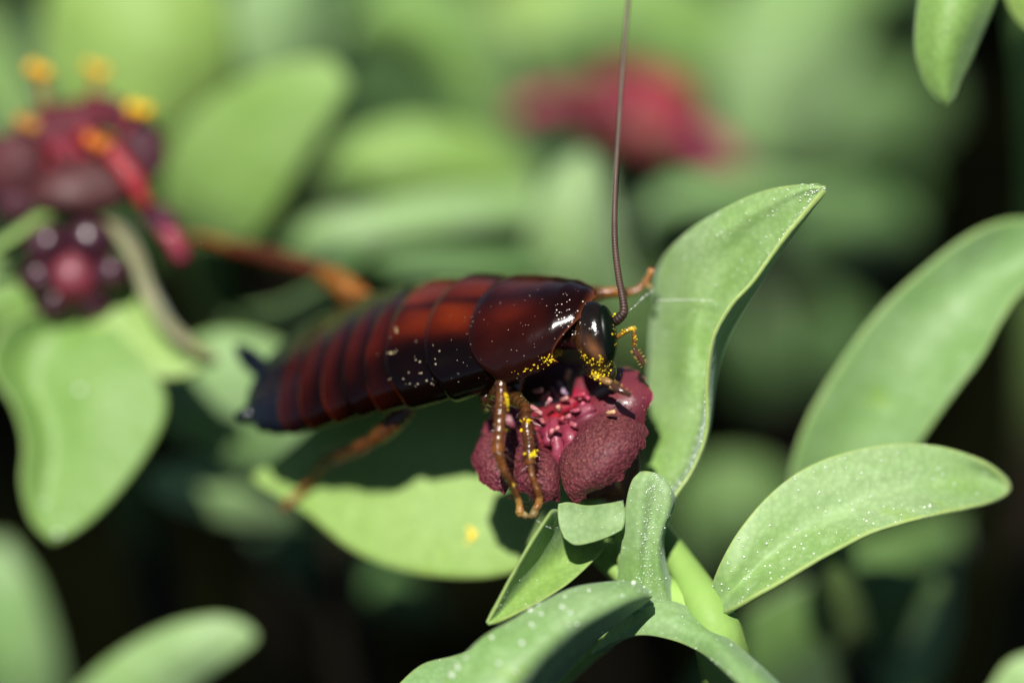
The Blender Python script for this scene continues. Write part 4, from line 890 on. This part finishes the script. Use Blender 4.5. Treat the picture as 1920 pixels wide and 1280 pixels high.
# right-hand background shoots
rb = cw((1480, 420, 64)); rb[2] = 0
rsh = thing('spurge_shoot', 'very blurred spurge shoot with pale leaves leaning toward the crimson flower', 'plant', rb, 'spurge shoots')
L([[(1480, 330, 54), (1580, 150, 52), (1640, 0, 52), (1680, -130, 52)], [(1400, 300, 52), (1470, 120, 50), (1520, -20, 50), (1640, -140, 52)], [(1340, 260, 54), (1350, 100, 52), (1400, -40, 52), (1600, -150, 52)]], LEAF_G, rsh, seed=81)
L([[(1380, 220, 60), (1280, 110, 58), (1150, 60, 57), (1040, 100, 58)], [(1400, 120, 60), (1290, 30, 58), (1150, -20, 57), (1030, 60, 58)], [(1420, 40, 62), (1290, -60, 60), (1150, -100, 59), (1020, 0, 58)]], LEAF_Y, rsh, seed=82)
L([[(1180, 60, 66), (1100, -40, 66), (1000, -60, 66), (900, -20, 66)], [(1180, 140, 66), (1100, 80, 64), (1000, 60, 64), (900, 20, 66)]], LEAF_Y, rsh, seed=83)
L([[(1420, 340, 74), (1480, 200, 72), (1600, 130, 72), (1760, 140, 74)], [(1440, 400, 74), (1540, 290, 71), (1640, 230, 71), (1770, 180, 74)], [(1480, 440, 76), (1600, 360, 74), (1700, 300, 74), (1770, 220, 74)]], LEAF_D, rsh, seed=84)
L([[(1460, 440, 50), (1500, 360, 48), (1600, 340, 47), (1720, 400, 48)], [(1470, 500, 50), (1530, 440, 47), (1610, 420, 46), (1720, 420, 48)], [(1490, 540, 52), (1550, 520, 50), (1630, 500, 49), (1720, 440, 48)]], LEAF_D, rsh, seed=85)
stem(np.r_[cw([(1470, 330, 58), (1460, 440, 60)]), drop(cw((1460, 520, 62)), (2, 4))], [1, 1.1, 1.2, 1.2, 1.2, 1.2], rsh, world=True)

rb2 = cw((1640, 1120, 24)); rb2[2] = 0
r2 = thing('spurge_shoot', 'spurge shoot with one long upright leaf rising behind the broad dewy leaf', 'plant', rb2, 'spurge shoots')
L([[(1490, 980, 11), (1480, 890, 9.4), (1506, 800, 8.8), (1562, 700, 8.6), (1640, 592, 8.6), (1722, 512, 8.6), (1805, 448, 8.8), (1890, 415, 9.2), (1980, 412, 10)],
   [(1530, 1000, 11.4), (1545, 900, 10), (1575, 815, 9.5), (1630, 720, 9.3), (1700, 620, 9.2), (1775, 545, 9.2), (1850, 488, 9.8), (1920, 455, 9.8), (1980, 430, 10)],
   [(1570, 1000, 11.2), (1610, 900, 9.8), (1645, 820, 9.4), (1695, 735, 9.2), (1755, 650, 9.0), (1820, 578, 9.0), (1880, 522, 9.8), (1935, 485, 9.8), (1980, 450, 10)],
   [(1640, 990, 10), (1690, 890, 9), (1728, 825, 8.4), (1786, 745, 8.0), (1840, 672, 7.8), (1872, 610, 7.8), (1905, 556, 8.2), (1950, 510, 8.8), (1980, 470, 10)]], LEAF_G, r2, seed=91, nu=50, nv=21)
stem(np.r_[cw([(1560, 985, 13)]), drop(cw((1590, 1060, 16)), (2, 4))], [.8, 1, 1.1, 1.2, 1.2], r2, world=True)

# dim leaves below right
rb3 = cw((1620, 1260, 60)); rb3[2] = 0
r3 = thing('spurge_shoot', 'dim blurred spurge shoot with wide leaves below the broad dewy leaf', 'plant', rb3, 'spurge shoots')
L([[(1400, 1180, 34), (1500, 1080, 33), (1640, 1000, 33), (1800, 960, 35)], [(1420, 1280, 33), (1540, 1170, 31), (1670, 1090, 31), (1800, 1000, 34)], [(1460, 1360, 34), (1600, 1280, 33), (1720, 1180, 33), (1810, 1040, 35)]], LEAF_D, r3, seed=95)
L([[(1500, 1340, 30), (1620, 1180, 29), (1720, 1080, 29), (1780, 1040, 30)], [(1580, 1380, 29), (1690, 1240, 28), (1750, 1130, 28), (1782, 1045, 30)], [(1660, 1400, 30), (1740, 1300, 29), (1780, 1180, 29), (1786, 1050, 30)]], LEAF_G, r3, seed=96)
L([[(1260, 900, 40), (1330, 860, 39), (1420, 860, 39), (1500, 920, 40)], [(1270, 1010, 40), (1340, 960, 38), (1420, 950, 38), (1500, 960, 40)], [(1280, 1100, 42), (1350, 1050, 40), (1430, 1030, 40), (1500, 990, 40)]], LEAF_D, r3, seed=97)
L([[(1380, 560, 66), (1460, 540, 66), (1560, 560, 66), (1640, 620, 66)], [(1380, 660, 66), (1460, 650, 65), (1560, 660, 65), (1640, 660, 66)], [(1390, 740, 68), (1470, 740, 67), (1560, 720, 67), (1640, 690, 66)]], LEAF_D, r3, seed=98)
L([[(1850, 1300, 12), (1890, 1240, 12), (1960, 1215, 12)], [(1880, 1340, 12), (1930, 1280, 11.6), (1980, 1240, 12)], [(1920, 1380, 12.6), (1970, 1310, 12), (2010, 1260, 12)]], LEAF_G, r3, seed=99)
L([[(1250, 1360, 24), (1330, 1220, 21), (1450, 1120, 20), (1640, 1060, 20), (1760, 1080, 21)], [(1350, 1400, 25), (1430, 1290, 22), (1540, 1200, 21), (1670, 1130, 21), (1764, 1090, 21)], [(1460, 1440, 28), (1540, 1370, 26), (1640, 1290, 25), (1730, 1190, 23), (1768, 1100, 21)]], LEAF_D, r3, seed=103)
stem(np.r_[cw([(1470, 1320, 36)]), drop(cw((1500, 1390, 40)), (2, 4))], [1, 1.1, 1.2, 1.2, 1.2], r3, world=True)

# hanging leaf top right
tb = cw((1960, -160, 14)); tb[2] = 0
trs = thing('spurge_shoot', 'spurge shoot with one blunt leaf hanging down against dark shade', 'plant', tb, 'spurge shoots')
L([[(1800, -120, 6), (1740, -60, 5), (1716, 20, 4.4), (1712, 95, 4.2), (1728, 150, 4.2), (1752, 186, 4.2), (1768, 198, 4.2)],
   [(1830, -120, 5.6), (1790, -60, 4.2), (1768, 20, 3.4), (1758, 95, 3.4), (1760, 150, 3.7), (1768, 186, 4.0), (1774, 199, 4.2)],
   [(1850, -120, 5.8), (1835, -60, 4.4), (1815, 20, 3.6), (1796, 95, 3.6), (1784, 150, 3.8), (1780, 186, 4.0), (1778, 199, 4.2)],
   [(1880, -120, 6.4), (1878, -60, 5.6), (1862, 20, 5), (1830, 105, 4.8), (1808, 155, 4.6), (1794, 188, 4.4), (1782, 199, 4.2)]], LEAF_Y, trs, seed=101, nu=44, nv=19, rimw=1.6)
L([[(1860, -120, 8), (1880, -20, 7), (1900, 30, 7), (1940, 70, 7)], [(1900, -130, 7.6), (1930, -40, 6.4), (1950, 20, 6.4), (1970, 60, 7)], [(1950, -130, 8), (1990, -50, 7), (2000, 10, 7), (1990, 50, 7)]], LEAF_Y, trs, seed=102)
stem(np.r_[cw([(1845, -115, 6.5), (1880, -150, 9)]), drop(cw((1940, -150, 13)), (3, 5), k=7)], [.6, .8, 1, 1.1, 1.1, 1.2, 1.2, 1.3], trs, world=True)

# pale leaves lower left
lb2 = cw((300, 1330, 40)); lb2[2] = 0
ll = thing('spurge_shoot', 'blurred low spurge shoot with pale blunt leaves over black shade', 'plant', lb2, 'spurge shoots')
L([[(110, 1330, 18), (200, 1240, 17), (300, 1180, 16.4), (400, 1155, 16), (455, 1165, 16), (478, 1185, 16)], [(170, 1370, 17.4), (260, 1280, 16.4), (340, 1225, 15.8), (420, 1190, 15.8), (462, 1180, 15.9), (479, 1188, 16)], [(240, 1400, 18), (330, 1320, 17), (400, 1260, 16.4), (455, 1220, 16), (478, 1200, 16), (480, 1190, 16)]], LEAF_G, ll, seed=111)
L([[(130, 1400, 34), (110, 1240, 31), (70, 1100, 30), (10, 1010, 30)], [(60, 1400, 33), (40, 1240, 30), (20, 1110, 29.4), (-10, 1015, 30)], [(-20, 1400, 34), (-40, 1240, 31), (-50, 1110, 30), (-40, 1015, 30)]], LEAF_G, ll, seed=112)
stem(np.r_[cw([(120, 1350, 24)]), drop(cw((140, 1420, 30)), (2, 4))], [.8, 1, 1.1, 1.2, 1.2], ll, world=True)

# ------------------------------------------------------------------ low shoots added deep in the foliage to shade the soil
gap = [(-60, 960, 900, 1400), (1330, 540, 1500, 880), (1740, 60, 2000, 420), (1780, 1000, 2000, 1290), (340, 500, 640, 620)]
rl = np.random.default_rng(21)
def seen(p):
    v = p-CAM; z = v@FWD; k = z*WIDTH/1920/DIST; return (v@RIGHT)/k+960, 640-(v@UP)/k
for (x, y) in [(-32, 62), (-14, 72), (4, 66), (24, 80), (-44, 88), (-24, 104), (0, 100), (22, 112), (-8, 130), (-40, 126), (38, 120), (12, 84)]:
    hgt = rl.uniform(24, 38)
    sh = thing('shading_spurge_shoot', 'low dim spurge shoot added deep in the background to shade the soil', 'plant', np.array([x, y, 0.]), 'added low shading spurge shoots')
    tp = np.array([x+rl.uniform(-3, 3), y+rl.uniform(-3, 3), hgt])
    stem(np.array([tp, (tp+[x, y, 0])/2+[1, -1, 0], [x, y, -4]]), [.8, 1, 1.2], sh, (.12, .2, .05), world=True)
    for k in range(11):
        f = .35+.65*k/10; a = np.array([x, y, 0])*(1-f)+tp*f; th = k*2.4+rl.uniform(-.3, .3); ln = rl.uniform(11, 16)
        d = np.array([math.cos(th), math.sin(th), rl.uniform(.05, .6)]); d /= np.linalg.norm(d); b = a+d*ln
        bad = False
        for q in (a*.6+b*.4, b):
            X, Y = seen(q); bad |= any(g[0]-30 < X < g[2]+30 and g[1]-30 < Y < g[3]+30 for g in gap)
        if not bad: simple_leaf(a, b, rl.uniform(6, 8), sh, LEAF_D, seed=k, curl=.08, droop=.12)
